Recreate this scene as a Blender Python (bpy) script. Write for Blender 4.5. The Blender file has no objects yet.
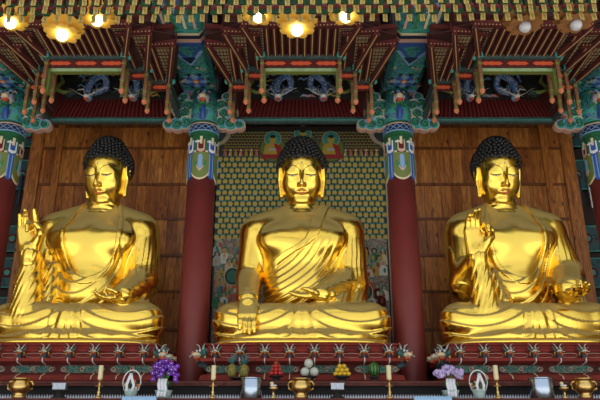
import bpy, math, random
import numpy as np
random.seed(7)
C = bpy.context.scene.collection
PI = math.pi

# ------------------------------------------------------------------ materials
def nodes(name):
    m = bpy.data.materials.new(name); m.use_nodes = True
    nt = m.node_tree; b = nt.nodes['Principled BSDF']
    return m, nt, b
def mat(name, col, rough=.6, metal=0., noise=0., scale=8., bump=0., coat=0.):
    m, nt, b = nodes(name)
    b.inputs['Base Color'].default_value = (*col, 1)
    b.inputs['Roughness'].default_value = rough
    b.inputs['Metallic'].default_value = metal
    if coat: b.inputs['Coat Weight'].default_value = coat; b.inputs['Coat Roughness'].default_value = .15
    if noise or bump:
        tc = nt.nodes.new('ShaderNodeTexCoord'); n = nt.nodes.new('ShaderNodeTexNoise')
        n.inputs['Scale'].default_value = scale; n.inputs['Detail'].default_value = 5
        nt.links.new(tc.outputs['Object'], n.inputs['Vector'])
        if noise:
            r = nt.nodes.new('ShaderNodeValToRGB')
            r.color_ramp.elements[0].position = .3; r.color_ramp.elements[1].position = .7
            r.color_ramp.elements[0].color = (*[c*(1-noise) for c in col], 1)
            r.color_ramp.elements[1].color = (*[min(1, c*(1+noise)) for c in col], 1)
            nt.links.new(n.outputs['Fac'], r.inputs['Fac']); nt.links.new(r.outputs['Color'], b.inputs['Base Color'])
        if bump:
            bp = nt.nodes.new('ShaderNodeBump'); bp.inputs['Strength'].default_value = bump; bp.inputs['Distance'].default_value = .02
            nt.links.new(n.outputs['Fac'], bp.inputs['Height']); nt.links.new(bp.outputs['Normal'], b.inputs['Normal'])
    return m
def emis(name, col, strength):
    m, nt, b = nodes(name)
    b.inputs['Base Color'].default_value = (.9, .88, .8, 1)
    b.inputs['Emission Color'].default_value = (*col, 1); b.inputs['Emission Strength'].default_value = strength
    return m
def wood(name, dark, light, sx=6., rough=.45):
    m, nt, b = nodes(name)
    tc = nt.nodes.new('ShaderNodeTexCoord'); mp = nt.nodes.new('ShaderNodeMapping')
    mp.inputs['Scale'].default_value = (sx, sx, .9)
    n = nt.nodes.new('ShaderNodeTexNoise'); n.inputs['Scale'].default_value = 2.2; n.inputs['Detail'].default_value = 7; n.inputs['Distortion'].default_value = 1.2
    v = nt.nodes.new('ShaderNodeTexVoronoi'); v.inputs['Scale'].default_value = 2.6
    r = nt.nodes.new('ShaderNodeValToRGB')
    r.color_ramp.elements[0].position = .32; r.color_ramp.elements[0].color = (*dark, 1)
    r.color_ramp.elements[1].position = .72; r.color_ramp.elements[1].color = (*light, 1)
    kr = nt.nodes.new('ShaderNodeValToRGB')
    kr.color_ramp.elements[0].position = .06; kr.color_ramp.elements[0].color = (.25, .2, .2, 1)
    kr.color_ramp.elements[1].position = .16; kr.color_ramp.elements[1].color = (1, 1, 1, 1)
    mx = nt.nodes.new('ShaderNodeMixRGB'); mx.blend_type = 'MULTIPLY'; mx.inputs['Fac'].default_value = 1
    mp2 = nt.nodes.new('ShaderNodeMapping'); mp2.inputs['Scale'].default_value = (1.2, 1.2, .7)
    L = nt.links.new
    L(tc.outputs['Object'], mp.inputs['Vector']); L(mp.outputs['Vector'], n.inputs['Vector']); L(n.outputs['Fac'], r.inputs['Fac'])
    L(tc.outputs['Object'], mp2.inputs['Vector']); L(mp2.outputs['Vector'], v.inputs['Vector']); L(v.outputs['Distance'], kr.inputs['Fac'])
    L(r.outputs['Color'], mx.inputs['Color1']); L(kr.outputs['Color'], mx.inputs['Color2']); L(mx.outputs['Color'], b.inputs['Base Color'])
    b.inputs['Roughness'].default_value = rough
    return m
def pattern(name, cols, scale=3., rough=.55):
    """dense painted scrollwork: rings of colour round scattered centres"""
    m, nt, b = nodes(name)
    tc = nt.nodes.new('ShaderNodeTexCoord')
    nz = nt.nodes.new('ShaderNodeTexNoise'); nz.inputs['Scale'].default_value = scale*.9; nz.inputs['Detail'].default_value = 2
    ad = nt.nodes.new('ShaderNodeMixRGB'); ad.blend_type = 'ADD'; ad.inputs['Fac'].default_value = .22
    v = nt.nodes.new('ShaderNodeTexVoronoi'); v.inputs['Scale'].default_value = scale; v.feature = 'SMOOTH_F1'; v.inputs['Smoothness'].default_value = .25
    mu = nt.nodes.new('ShaderNodeMath'); mu.operation = 'MULTIPLY'; mu.inputs[1].default_value = 2.3
    fr = nt.nodes.new('ShaderNodeMath'); fr.operation = 'FRACT'
    r = nt.nodes.new('ShaderNodeValToRGB'); r.color_ramp.interpolation = 'CONSTANT'
    el = r.color_ramp.elements
    while len(el) < len(cols): el.new(.5)
    for i, c in enumerate(cols):
        el[i].position = c[0]; el[i].color = (*c[1], 1)
    L = nt.links.new
    L(tc.outputs['Object'], nz.inputs['Vector']); L(tc.outputs['Object'], ad.inputs['Color1']); L(nz.outputs['Color'], ad.inputs['Color2'])
    L(ad.outputs['Color'], v.inputs['Vector']); L(v.outputs['Distance'], mu.inputs[0]); L(mu.outputs[0], fr.inputs[0])
    L(fr.outputs[0], r.inputs['Fac']); L(r.outputs['Color'], b.inputs['Base Color'])
    b.inputs['Roughness'].default_value = rough
    return m

M = {}
def gold(name, col, r0, r1):
    m, nt, b = nodes(name)
    b.inputs['Base Color'].default_value = (*col, 1); b.inputs['Metallic'].default_value = 1
    tc = nt.nodes.new('ShaderNodeTexCoord'); n = nt.nodes.new('ShaderNodeTexNoise'); n.inputs['Scale'].default_value = 1.7; n.inputs['Detail'].default_value = 4
    mr = nt.nodes.new('ShaderNodeMapRange'); mr.inputs['To Min'].default_value = r0; mr.inputs['To Max'].default_value = r1
    nt.links.new(tc.outputs['Object'], n.inputs['Vector']); nt.links.new(n.outputs['Fac'], mr.inputs['Value']); nt.links.new(mr.outputs['Result'], b.inputs['Roughness'])
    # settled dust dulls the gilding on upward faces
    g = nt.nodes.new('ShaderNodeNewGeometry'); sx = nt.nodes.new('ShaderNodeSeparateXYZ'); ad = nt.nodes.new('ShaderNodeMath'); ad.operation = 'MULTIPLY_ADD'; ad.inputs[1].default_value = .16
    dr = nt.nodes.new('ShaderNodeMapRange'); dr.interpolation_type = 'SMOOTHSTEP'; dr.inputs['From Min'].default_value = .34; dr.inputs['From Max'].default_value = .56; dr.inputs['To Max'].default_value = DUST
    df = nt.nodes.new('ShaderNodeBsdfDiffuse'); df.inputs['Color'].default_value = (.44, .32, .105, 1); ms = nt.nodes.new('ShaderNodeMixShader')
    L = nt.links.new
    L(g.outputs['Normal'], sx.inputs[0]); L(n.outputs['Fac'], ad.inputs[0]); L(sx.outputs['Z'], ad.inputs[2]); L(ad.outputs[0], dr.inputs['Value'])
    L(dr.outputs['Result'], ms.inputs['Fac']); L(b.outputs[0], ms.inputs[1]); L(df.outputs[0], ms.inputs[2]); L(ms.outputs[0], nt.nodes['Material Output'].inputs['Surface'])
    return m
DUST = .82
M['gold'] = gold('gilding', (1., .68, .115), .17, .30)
M['hair'] = mat('black lacquer', (.012, .011, .011), .38)
M['lips'] = mat('reddened gilding', (.62, .19, .05), .35, .4)
M['ink'] = mat('dark brow paint', (.04, .025, .01), .5)
M['eyew'] = mat('pale eye paint', (.9, .72, .35), .3, .7)
M['urna'] = mat('silver bead', (.75, .78, .8), .2, .8)
M['brass'] = mat('brass', (.72, .48, .16), .28, 1.)
M['silver'] = mat('polished steel', (.42, .50, .62), .22, 1.)
M['grey'] = mat('grey pewter', (.42, .45, .5), .35, .8, noise=.3, scale=60)
M['red'] = mat('maroon pillar lacquer', (.20, .030, .026), .5, noise=.12, scale=2)
M['redaltar'] = mat('altar red lacquer', (.21, .020, .011), .85, noise=.3, scale=5)
M['reddk'] = mat('dark altar red', (.10, .010, .008), .85, noise=.2, scale=6)
M['rafter'] = mat('oxblood rafter paint', (.08, .007, .005), .9, noise=.2, scale=5)
M['rafter2'] = mat('deep oxblood board', (.035, .005, .004), .75, noise=.2, scale=5)
M['strip'] = mat('gilt strip', (.48, .34, .15), .5)
M['lattice'] = mat('pale gilt lattice', (.42, .32, .17), .6)
M['orange'] = mat('vermilion paint', (.62, .09, .03), .5)
M['coral'] = mat('coral bud paint', (.62, .20, .09), .5)
M['postbrown'] = mat('olive brown post paint', (.20, .085, .03), .55, noise=.4, scale=14)
M['gbeam'] = mat('grey green beam paint', (.045, .075, .068), .55, noise=.4, scale=12)
M['litgreen'] = mat('green paint paled for lamplight', (.30, .42, .22), .5, noise=.25, scale=7)  # paler than the other beams: lamplight on the inner beam put into its colour
M['redslat'] = mat('dark red slat', (.16, .016, .014), .55)
M['cloudpanel'] = mat('dark cloud panel', (.022, .024, .022), .6, noise=.6, scale=3)
M['teal'] = mat('teal dancheong paint', (.045, .30, .25), .5, noise=.25, scale=8)
M['green'] = mat('leaf green dancheong paint', (.035, .20, .07), .5, noise=.2, scale=10)
M['dkgreen'] = mat('dark green paint', (.012, .06, .04), .55)
M['blue'] = mat('cobalt dancheong paint', (.03, .09, .36), .5)
M['ltblue'] = mat('pale blue paint', (.22, .38, .62), .5)
M['navy'] = mat('navy paint', (.008, .015, .05), .5)
M['pink'] = mat('pale pink outline', (.62, .38, .30), .5)
M['white'] = mat('chalk white paint', (.75, .75, .72), .5)
M['cream'] = mat('cream', (.72, .60, .38), .5)
M['olive'] = mat('olive green paint', (.16, .20, .04), .5)
M['black'] = mat('black wood', (.012, .010, .010), .7)
M['dark'] = mat('dark brown timber', (.03, .014, .009), .7)
M['beige'] = mat('beige painting border', (.55, .44, .32), .6)
M['ochre'] = mat('ochre figure paint', (.52, .36, .05), .5)
M['figyel'] = mat('yellow figure paint', (.64, .46, .09), .5)
M['ground'] = mat('dark blue green painting ground', (.035, .05, .05), .6, noise=.4, scale=9)
M['halog'] = mat('halo green', (.03, .20, .14), .5)
M['ltgrey'] = mat('pale grey paint', (.42, .46, .45), .6)
M['crimson'] = mat('crimson paint', (.36, .03, .025), .5)
M['skin'] = mat('painted flesh', (.52, .33, .18), .6)
M['wood'] = wood('knotted pine', (.24, .066, .012), (.70, .26, .05))
M['wooda'] = wood('knotted pine darker board', (.17, .043, .008), (.52, .17, .033))
M['woodb'] = wood('knotted pine lighter board', (.30, .09, .017), (.82, .34, .07))
M['wood2'] = wood('dark pine rail', (.10, .028, .006), (.32, .10, .022))
M['shelf'] = wood('red brown shelf', (.06, .010, .006), (.17, .035, .018), 3, .7)
M['beam'] = pattern('beam scrollwork', [(0, (.02, .13, .36)), (.10, (.03, .33, .29)), (.34, (.05, .30, .12)), (.52, (.006, .03, .04)), (.60, (.03, .26, .25)), (.78, (.01, .05, .16)), (.9, (.05, .33, .30)), (.96, (.45, .25, .2))], 5.0)
M['beamside'] = pattern('beam side scrollwork', [(0, (.45, .09, .03)), (.07, (.02, .18, .2)), (.34, (.01, .05, .10)), (.55, (.02, .15, .13)), (.75, (.01, .03, .05)), (.85, (.02, .09, .22))], 2.6)
M['tealpat'] = pattern('teal wall scrollwork', [(0, (.12, .06, .05)), (.10, (.01, .10, .11)), (.5, (.005, .03, .04)), (.62, (.012, .11, .10)), (.85, (.01, .06, .12))], 4.5)
M['carve'] = pattern('green scroll carving', [(0, (.42, .16, .10)), (.12, (.06, .17, .11)), (.4, (.01, .02, .02)), (.55, (.05, .14, .09)), (.8, (.015, .02, .02))], 7)
M['dragonblue'] = pattern('blue dragon scales', [(0, (.45, .52, .62)), (.2, (.06, .14, .38)), (.6, (.03, .08, .2)), (.8, (.22, .30, .36))], 9)
M['crowd'] = pattern('painted crowd', [(0, (.50, .36, .22)), (.14, (.35, .30, .22)), (.3, (.06, .22, .20)), (.46, (.36, .06, .03)), (.58, (.30, .25, .20)), (.8, (.05, .10, .08)), (.88, (.45, .42, .36))], 8.5)
M['floor'] = wood('floor boards', (.10, .05, .02), (.24, .13, .05), 2, .35)
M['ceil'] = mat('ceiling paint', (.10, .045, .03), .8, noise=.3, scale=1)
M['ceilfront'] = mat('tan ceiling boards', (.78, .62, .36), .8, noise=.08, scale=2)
M['plaster'] = mat('dark temple plaster', (.42, .30, .17), .8, noise=.2, scale=1)
M['stone'] = mat('courtyard paving', (.55, .53, .49), .9, noise=.1, scale=2)
M['tag'] = mat('yellow paper tag', (.50, .37, .09), .6)
M['tagink'] = mat('tag ink', (.16, .07, .04), .6)
M['lred'] = mat('red lantern paper', (.15, .010, .014), .7)
M['lgreen'] = mat('green lantern leaf', (.008, .07, .028), .7)
M['petal'] = mat('yellow lamp petal', (.85, .50, .07), .5)
M['petaloff'] = mat('tan lamp petal', (.30, .13, .04), .55)
M['globe'] = emis('lit globe', (1., .84, .46), 5.)
M['globeoff'] = mat('white glass globe', (.55, .53, .55), .15, coat=.5)
M['candle'] = mat('cream candle wax', (.78, .66, .38), .5)
M['flame'] = emis('candle flame', (1., .75, .35), 6.)
M['purple'] = mat('violet orchid petal', (.16, .02, .42), .5)
M['lilac'] = mat('lilac orchid petal', (.48, .36, .66), .5)
M['leaf'] = mat('leaf', (.05, .16, .03), .5)
M['pot'] = mat('pale celadon pot', (.42, .55, .52), .4)
M['ribbon'] = mat('white ribbon', (.72, .72, .78), .5)
M['cloth'] = mat('pale blue cloth', (.36, .56, .78), .6)
M['lace'] = mat('white lace', (.62, .66, .74), .6)
M['melon'] = mat('pale melon rind', (.55, .57, .48), .45, noise=.08, scale=20)
M['ymelon'] = mat('yellow melon rind', (.72, .46, .03), .4, noise=.1, scale=10)
M['apple'] = mat('red apple skin', (.42, .02, .02), .3, noise=.3, scale=8)
M['pine'] = mat('pineapple rind', (.20, .17, .03), .6, noise=.5, scale=28, bump=.6)
M['pineleaf'] = mat('pineapple leaf', (.05, .20, .19), .5)
def stripes():
    m, nt, b = nodes('striped watermelon rind')
    tc = nt.nodes.new('ShaderNodeTexCoord'); g = nt.nodes.new('ShaderNodeSeparateXYZ')
    at = nt.nodes.new('ShaderNodeMath'); at.operation = 'ARCTAN2'
    mu = nt.nodes.new('ShaderNodeMath'); mu.operation = 'MULTIPLY'; mu.inputs[1].default_value = 11
    si = nt.nodes.new('ShaderNodeMath'); si.operation = 'SINE'
    r = nt.nodes.new('ShaderNodeValToRGB'); r.color_ramp.elements[0].position = .25; r.color_ramp.elements[1].position = .6
    r.color_ramp.elements[0].color = (.012, .06, .012, 1); r.color_ramp.elements[1].color = (.09, .25, .05, 1)
    L = nt.links.new
    L(tc.outputs['Object'], g.inputs[0]); L(g.outputs['X'], at.inputs[0]); L(g.outputs['Y'], at.inputs[1]); L(at.outputs[0], mu.inputs[0]); L(mu.outputs[0], si.inputs[0])
    L(si.outputs[0], r.inputs['Fac']); L(r.outputs['Color'], b.inputs['Base Color']); b.inputs['Roughness'].default_value = .35
    return m
M['wmelon'] = stripes()

# ------------------------------------------------------------------ mesh builder
def nrm(v):
    v = np.asarray(v, float); return v/max(1e-9, np.linalg.norm(v))
class MB:
    def __init__(s): s.v = []; s.f = []; s.m = []; s.mats = []; s.sm = []
    def mi(s, m):
        if m not in s.mats: s.mats.append(m)
        return s.mats.index(m)
    def add(s, vs, fs, m, smooth=False):
        o = len(s.v); k = s.mi(m)
        s.v += [tuple(map(float, p)) for p in vs]
        for f in fs: s.f.append(tuple(i+o for i in f)); s.m.append(k); s.sm.append(smooth)
    def box(s, lo, hi, m):
        (a, b, c), (d, e, g) = lo, hi
        s.add([(a,b,c),(d,b,c),(d,e,c),(a,e,c),(a,b,g),(d,b,g),(d,e,g),(a,e,g)],
              [(0,3,2,1),(4,5,6,7),(0,1,5,4),(1,2,6,5),(2,3,7,6),(3,0,4,7)], m)
    def hexa(s, p, m):
        s.add(p, [(0,3,2,1),(4,5,6,7),(0,1,5,4),(1,2,6,5),(2,3,7,6),(3,0,4,7)], m)
    def bar(s, a, b, w, h, m, up=(0,0,1)):
        a = np.array(a, float); b = np.array(b, float); d = nrm(b-a); r = np.cross(d, up)
        r = nrm(r) if np.linalg.norm(r) > 1e-6 else np.array([1.,0,0]); u = np.cross(r, d)
        p = [q+r*i*w/2+u*j*h/2 for q in (a, b) for i, j in ((-1,-1),(1,-1),(1,1),(-1,1))]
        s.hexa(p, m)
    def tube(s, path, r, m, seg=8, flat=1., up=None):
        P = np.array(path, float); n = len(P); R = np.full(n, r, float) if np.isscalar(r) else np.array(r, float)
        T = np.gradient(P, axis=0); vs = []; fs = []
        ref = np.array(up if up is not None else (0.13, .21, 1.), float)
        for i in range(n):
            t = nrm(T[i]); a = np.cross(t, ref)
            a = nrm(a) if np.linalg.norm(a) > 1e-4 else nrm(np.cross(t, (1,0,0))); b = np.cross(t, a)
            for k in range(seg):
                an = 2*PI*k/seg; vs.append(P[i]+R[i]*(math.cos(an)*a+math.sin(an)*b*flat))
        for i in range(n-1):
            for k in range(seg):
                k2 = (k+1) % seg; fs.append((i*seg+k, i*seg+k2, (i+1)*seg+k2, (i+1)*seg+k))
        fs.append(tuple(range(seg))); fs.append(tuple((n-1)*seg+k for k in reversed(range(seg))))
        s.add(vs, fs, m, True)
    def lathe(s, prof, c, m, seg=20, smooth=True, ax=None):
        vs = []; fs = []
        for r, z in prof:
            for k in range(seg):
                an = 2*PI*k/seg; vs.append((c[0]+r*math.cos(an), c[1]+r*math.sin(an), c[2]+z))
        for i in range(len(prof)-1):
            for k in range(seg):
                k2 = (k+1) % seg; fs.append((i*seg+k, i*seg+k2, (i+1)*seg+k2, (i+1)*seg+k))
        if prof[0][0] > 1e-4: fs.append(tuple(reversed(range(seg))))
        if prof[-1][0] > 1e-4: fs.append(tuple((len(prof)-1)*seg+k for k in range(seg)))
        s.add(vs, fs, m, smooth)
    def ball(s, c, r, m, seg=12, rings=8):
        r = (r, r, r) if np.isscalar(r) else r
        vs = [(c[0], c[1], c[2]-r[2])]; fs = []
        for i in range(1, rings):
            ph = PI*i/rings-PI/2
            for k in range(seg):
                an = 2*PI*k/seg; vs.append((c[0]+r[0]*math.cos(ph)*math.cos(an), c[1]+r[1]*math.cos(ph)*math.sin(an), c[2]+r[2]*math.sin(ph)))
        vs.append((c[0], c[1], c[2]+r[2])); L = len(vs)-1
        for k in range(seg):
            k2 = (k+1) % seg
            fs.append((0, 1+k2, 1+k)); fs.append((L, L-seg+k, L-seg+k2))
            for i in range(rings-2):
                a = 1+i*seg; fs.append((a+k, a+k2, a+seg+k2, a+seg+k))
        s.add(vs, fs, m, True)
    def poly(s, pts, ax, depth, m):
        """extrude a 3-D polygon along vector ax*depth"""
        n = len(pts); a = np.array(pts, float); b = a+np.array(ax, float)*depth
        fs = [tuple(range(n)), tuple(reversed(range(n, 2*n)))]+[(i, i+n, (i+1) % n+n, (i+1) % n) for i in range(n)]
        s.add(list(a)+list(b), fs, m)
    def xz(s, pts, y, d, m): s.poly([(x, y, z) for x, z in pts], (0, 1, 0), d, m)
    def disc(s, x, z, rx, rz, y, d, m, n=12):
        s.xz([(x+rx*math.cos(2*PI*k/n), z+rz*math.sin(2*PI*k/n)) for k in range(n)], y, d, m)
    def raw(s, V, F, m): s.add(V, F, m, True)
    def mesh(s, name):
        me = bpy.data.meshes.new(name); me.from_pydata(s.v, [], s.f); me.update()
        for m in s.mats: me.materials.append(M[m])
        me.polygons.foreach_set('material_index', s.m); me.polygons.foreach_set('use_smooth', s.sm)
        return me
    def build(s, name, parent=None, loc=None, fix=True):
        me = s.mesh(name)
        if fix:
            import bmesh
            bm = bmesh.new(); bm.from_mesh(me); bmesh.ops.recalc_face_normals(bm, faces=bm.faces); bm.to_mesh(me); bm.free()
        o = bpy.data.objects.new(name, me); C.objects.link(o)
        if parent: o.parent = parent
        if loc: o.location = loc
        return o
def tag(o, label=None, cat=None, group=None, kind=None):
    if label: o['label'] = label
    if cat: o['category'] = cat
    if group: o['group'] = group
    if kind: o['kind'] = kind
    return o
def thing(name, label, cat, loc=(0,0,0), group=None):
    o = bpy.data.objects.new(name, None); C.objects.link(o); o.location = loc; o.empty_display_size = .1
    return tag(o, label, cat, group)
def copy_tree(o, parent=None):
    c = o.copy(); C.objects.link(c)
    if parent: c.parent = parent
    for ch in list(o.children): copy_tree(ch, c)
    return c
def struct(o): o['kind'] = 'structure'; return o

# ------------------------------------------------------------------ signed-distance sculpting
def smin(a, b, k):
    h = np.maximum(k-np.abs(a-b), 0)/k
    return np.minimum(a, b)-h*h*k*.25
def smax(a, b, k): return -smin(-a, -b, k)
def cap(P, a, b, ra, rb):
    a = np.array(a, np.float32); b = np.array(b, np.float32); ba = b-a
    t = np.clip(((P-a)@ba)/max(1e-9, float(ba@ba)), 0, 1)
    return np.linalg.norm(P-a-t[:, None]*ba, axis=1)-(ra+(rb-ra)*t)
def ell(P, c, r):
    c = np.array(c, np.float32); r = np.array(r, np.float32); q = P-c
    k0 = np.linalg.norm(q/r, axis=1); k1 = np.linalg.norm(q/(r*r), axis=1)
    return k0*(k0-1)/np.maximum(k1, 1e-6)
def rbox(P, c, h, rad):
    q = np.abs(P-np.array(c, np.float32))-(np.array(h, np.float32)-rad)
    return np.linalg.norm(np.maximum(q, 0), axis=1)+np.minimum(q.max(axis=1), 0)-rad
def chain(P, pts, rs, k=None):
    d = None
    for i in range(len(pts)-1):
        e = cap(P, pts[i], pts[i+1], rs[i], rs[i+1])
        d = e if d is None else (np.minimum(d, e) if k is None else smin(d, e, k))
    return d
def sdf_mesh(fn, lo, hi, h, slack=.06, B=8):
    lo = np.array(lo, float); n = (np.ceil((np.array(hi)-lo)/h/B).astype(int))*B+1
    F = np.ones(tuple(n), np.float32)
    nb = (n-1)//B
    bi = np.stack(np.meshgrid(*[np.arange(k) for k in nb], indexing='ij'), -1).reshape(-1, 3)
    cen = (lo+(bi+.5)*B*h).astype(np.float32); dc = fn(cen)
    half = B*h*.5*1.733
    near = np.abs(dc) < half*1.35+slack
    off = np.stack(np.meshgrid(*[np.arange(B+1)]*3, indexing='ij'), -1).reshape(-1, 3)
    for b, d in zip(bi[~near], dc[~near]):
        if d < 0:
            o = b*B; F[o[0]:o[0]+B+1, o[1]:o[1]+B+1, o[2]:o[2]+B+1] = -1
    nbk = bi[near]
    for i in range(0, len(nbk), 400):
        idx = (nbk[i:i+400]*B)[:, None, :]+off[None]
        idx = idx.reshape(-1, 3)
        F[idx[:, 0], idx[:, 1], idx[:, 2]] = fn((lo+idx*h).astype(np.float32))
    F[0] = np.abs(F[0]); F[-1] = np.abs(F[-1]); F[:, 0] = np.abs(F[:, 0]); F[:, -1] = np.abs(F[:, -1]); F[:, :, 0] = np.abs(F[:, :, 0]); F[:, :, -1] = np.abs(F[:, :, -1])
    S = F < 0
    c8 = [(i, j, k) for i in (0, 1) for j in (0, 1) for k in (0, 1)]
    nx, ny, nz = F.shape
    def sl(A, c): return A[c[0]:nx-1+c[0], c[1]:ny-1+c[1], c[2]:nz-1+c[2]]
    cnt = sum(sl(S, c).astype(np.int8) for c in c8)
    act = (cnt > 0) & (cnt < 8); ids = np.argwhere(act)
    acc = np.zeros((len(ids), 3)); num = np.zeros(len(ids))
    for a in c8:
        for ax in range(3):
            if a[ax]: continue
            b = list(a); b[ax] = 1
            fa = F[ids[:, 0]+a[0], ids[:, 1]+a[1], ids[:, 2]+a[2]]; fb = F[ids[:, 0]+b[0], ids[:, 1]+b[1], ids[:, 2]+b[2]]
            cr = (fa < 0) != (fb < 0)
            t = np.where(cr, fa/np.where(cr, fa-fb, 1), 0)
            p = np.tile(np.array(a, float), (len(ids), 1)); p[:, ax] += t
            acc[cr] += p[cr]; num += cr
    V = lo+(ids+acc/num[:, None])*h
    vid = np.full(act.shape, -1, np.int64); vid[tuple(ids.T)] = np.arange(len(ids))
    Q = []
    for ax in range(3):
        u, v = (ax+1) % 3, (ax+2) % 3
        s0 = [slice(1, -1)]*3; s1 = [slice(1, -1)]*3; s0[ax] = slice(0, -1); s1[ax] = slice(1, None)
        A = S[tuple(s0)]; Bm = S[tuple(s1)]
        e = np.argwhere(A != Bm); inside = A[tuple(e.T)]
        base = e+1; base[:, ax] -= 1
        def cell(du, dv):
            q = base.copy(); q[:, u] -= du; q[:, v] -= dv; return vid[q[:, 0], q[:, 1], q[:, 2]]
        quad = np.stack([cell(1, 1), cell(0, 1), cell(0, 0), cell(1, 0)], 1)
        quad[~inside] = quad[~inside][:, ::-1]
        Q.append(quad)
    Q = np.concatenate(Q); Q = Q[(Q >= 0).all(1)]
    # light smoothing keeps facets off the gilding
    return V, Q
def relax(V, Q, it=2, w=.5):
    n = len(V)
    for _ in range(it):
        A = np.zeros((n, 3)); c = np.zeros(n)
        for i in range(4):
            a, b = Q[:, i], Q[:, (i+1) % 4]
            for k in range(3):
                A[:, k] += np.bincount(a, V[b, k], n)+np.bincount(b, V[a, k], n)
            c += np.bincount(a, minlength=n)+np.bincount(b, minlength=n)
        V = V*(1-w)+w*A/np.maximum(c, 1)[:, None]
    return V
def join(parts):
    V = []; Q = []; o = 0
    for v, q in parts: V.append(v); Q.append(q+o); o += len(v)
    return np.concatenate(V), np.concatenate(Q)
def np_obj(name, V, Q, m, parent=None):
    me = bpy.data.meshes.new(name); me.vertices.add(len(V)); me.vertices.foreach_set('co', np.asarray(V, np.float32).ravel())
    me.loops.add(Q.size); me.loops.foreach_set('vertex_index', np.asarray(Q, np.int32).ravel())
    me.polygons.add(len(Q)); me.polygons.foreach_set('loop_start', np.arange(0, Q.size, 4, dtype=np.int32))
    me.polygons.foreach_set('use_smooth', np.ones(len(Q), bool)); me.update(calc_edges=True); me.validate()
    me.materials.append(M[m])
    o = bpy.data.objects.new(name, me); C.objects.link(o)
    if parent: o.parent = parent
    return o

# ------------------------------------------------------------------ the hall
SKY = .8; EXPO = 0.42; SUN = 7.0
def solid(name, lo, hi, m):
    mb = MB(); mb.box(lo, hi, m); return struct(mb.build(name))
solid('floor', (-12, 7, -.2), (12, 17.4, 0), 'floor')
solid('wall_back', (-12, 17.4, -.2), (12, 17.6, 11), 'dark')
solid('wall_left', (-12.2, 7, -.2), (-12, 17.6, 11), 'plaster')
solid('wall_right', (12, 7, -.2), (12.2, 17.6, 11), 'plaster')
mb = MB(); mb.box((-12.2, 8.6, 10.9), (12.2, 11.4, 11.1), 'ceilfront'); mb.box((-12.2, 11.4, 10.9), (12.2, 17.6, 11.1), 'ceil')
struct(mb.build('ceiling'))
solid('trim_front', (-12.2, 8.6, 10.4), (12.2, 8.9, 10.9), 'ceilfront')
solid('ground', (-45, -45, -1.1), (45, 6.95, -.9), 'stone')

# ------------------------------------------------------------------ the three gilded Buddhas
TILT = math.radians(16)
HO = np.array((0, -.12, 4.02)); HX = np.array((1., 0, 0))
HF = np.array((0, -math.cos(TILT), -math.sin(TILT))); HU = np.array((0, -math.sin(TILT), math.cos(TILT)))
HR = np.stack([HX, HF, HU], 1).astype(np.float32)
def hp(x, f, u): return HO+x*HX+f*HF+u*HU
def neck_sdf(P):
    d = cap(P, (0, .02, 2.85), (0, -.06, 3.55), .37, .31)
    return d-.007*np.cos((P[:, 2]+P[:, 1]*.25)*2*PI/.12)*(P[:, 2] > 2.9)
def head_local(Q):
    A = Q.copy(); A[:, 0] = np.sqrt(Q[:, 0]**2+1e-5)
    d = ell(Q, (0, -.06, .21), (.515, .57, .50))
    d = smin(d, ell(Q, (0, .10, -.18), (.47, .42, .57)), .12)
    d = smin(d, ell(A, (.22, .27, -.20), (.21, .20, .27)), .10)
    d = smin(d, ell(Q, (0, .36, -.60), (.20, .13, .13)), .10)
    d = smax(d, -ell(A, (.14, .64, .06), (.10, .10, .045)), .18)          # eye sockets
    d = smin(d, ell(A, (.20, .385, .05), (.17, .085, .13)), .13)           # lowered eyelids
    d = smin(d, chain(Q, [(0, .475, .16), (0, .535, .02), (0, .605, -.14), (0, .62, -.23)], [.020, .030, .044, .055]), .07)
    d = smin(d, ell(A, (.062, .535, -.24), (.042, .06, .042)), .03)
    d = smax(d, -ell(A, (.0, .56, -.30), (.03, .05, .035)), .03)
    d = smin(d, chain(A, [(.0, .495, -.375), (.05, .50, -.362), (.14, .44, -.385)], [.022, .024, .012]), .04)
    d = smin(d, chain(A, [(.0, .485, -.425), (.07, .475, -.42), (.12, .45, -.405)], [.028, .024, .014]), .04)
    # long-lobed ears
    e = ell(A, (.535, -.02, .08), (.055, .13, .22))
    e = smin(e, chain(A, [(.53, .02, -.02), (.525, .06, -.25), (.485, .10, -.48)], [.055, .05, .062]), .05)
    e = smax(e, -ell(A, (.585, .01, .06), (.045, .075, .15)), .02)
    e = smax(e, -ell(A, (.56, .075, -.36), (.03, .028, .12)), .02)
    return smin(d, e, .03)
def head_sdf(P):
    Q = (P-HO.astype(np.float32))@HR
    return smin(head_local(Q), neck_sdf(P), .04)
def face_f(x, u):
    f = np.arange(.9, -.2, -.004); d = head_local(np.stack([np.full_like(f, x), f, np.full_like(f, u)], 1).astype(np.float32))
    i = np.argmax(d < 0); return f[i]

def torso(P):
    A = P.copy(); A[:, 0] = np.sqrt(P[:, 0]**2+1e-4)
    d = ell(P, (0, -.08, 1.2), (.84, .60, 1.1))
    d = smin(d, ell(P, (0, -.10, 2.25), (1.06, .64, .82)), .3)
    d = smin(d, cap(A, (0, .10, 3.10), (.98, -.03, 2.65), .36, .44), .18)
    d = smin(d, ell(A, (.48, -.46, 2.33), (.50, .30, .36)), .14)
    d = smin(d, ell(P, (0, -.38, 1.15), (.60, .40, .52)), .25)
    return d
def legs(P):
    A = P.copy(); A[:, 0] = np.sqrt(P[:, 0]**2+1e-3)
    d = cap(A, (.7, .15, .48), (1.42, -.70, .42), .5, .43)
    d = smin(d, cap(A, (1.42, -.74, .40), (0., -1.08, .42), .42, .36), .12)
    d = smin(d, ell(P, (0, -.45, .05), (1.80, 1.10, .30)), .12)
    d = smin(d, ell(P, (0, .2, .45), (1.1, .72, .55)), .2)
    return d
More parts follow.
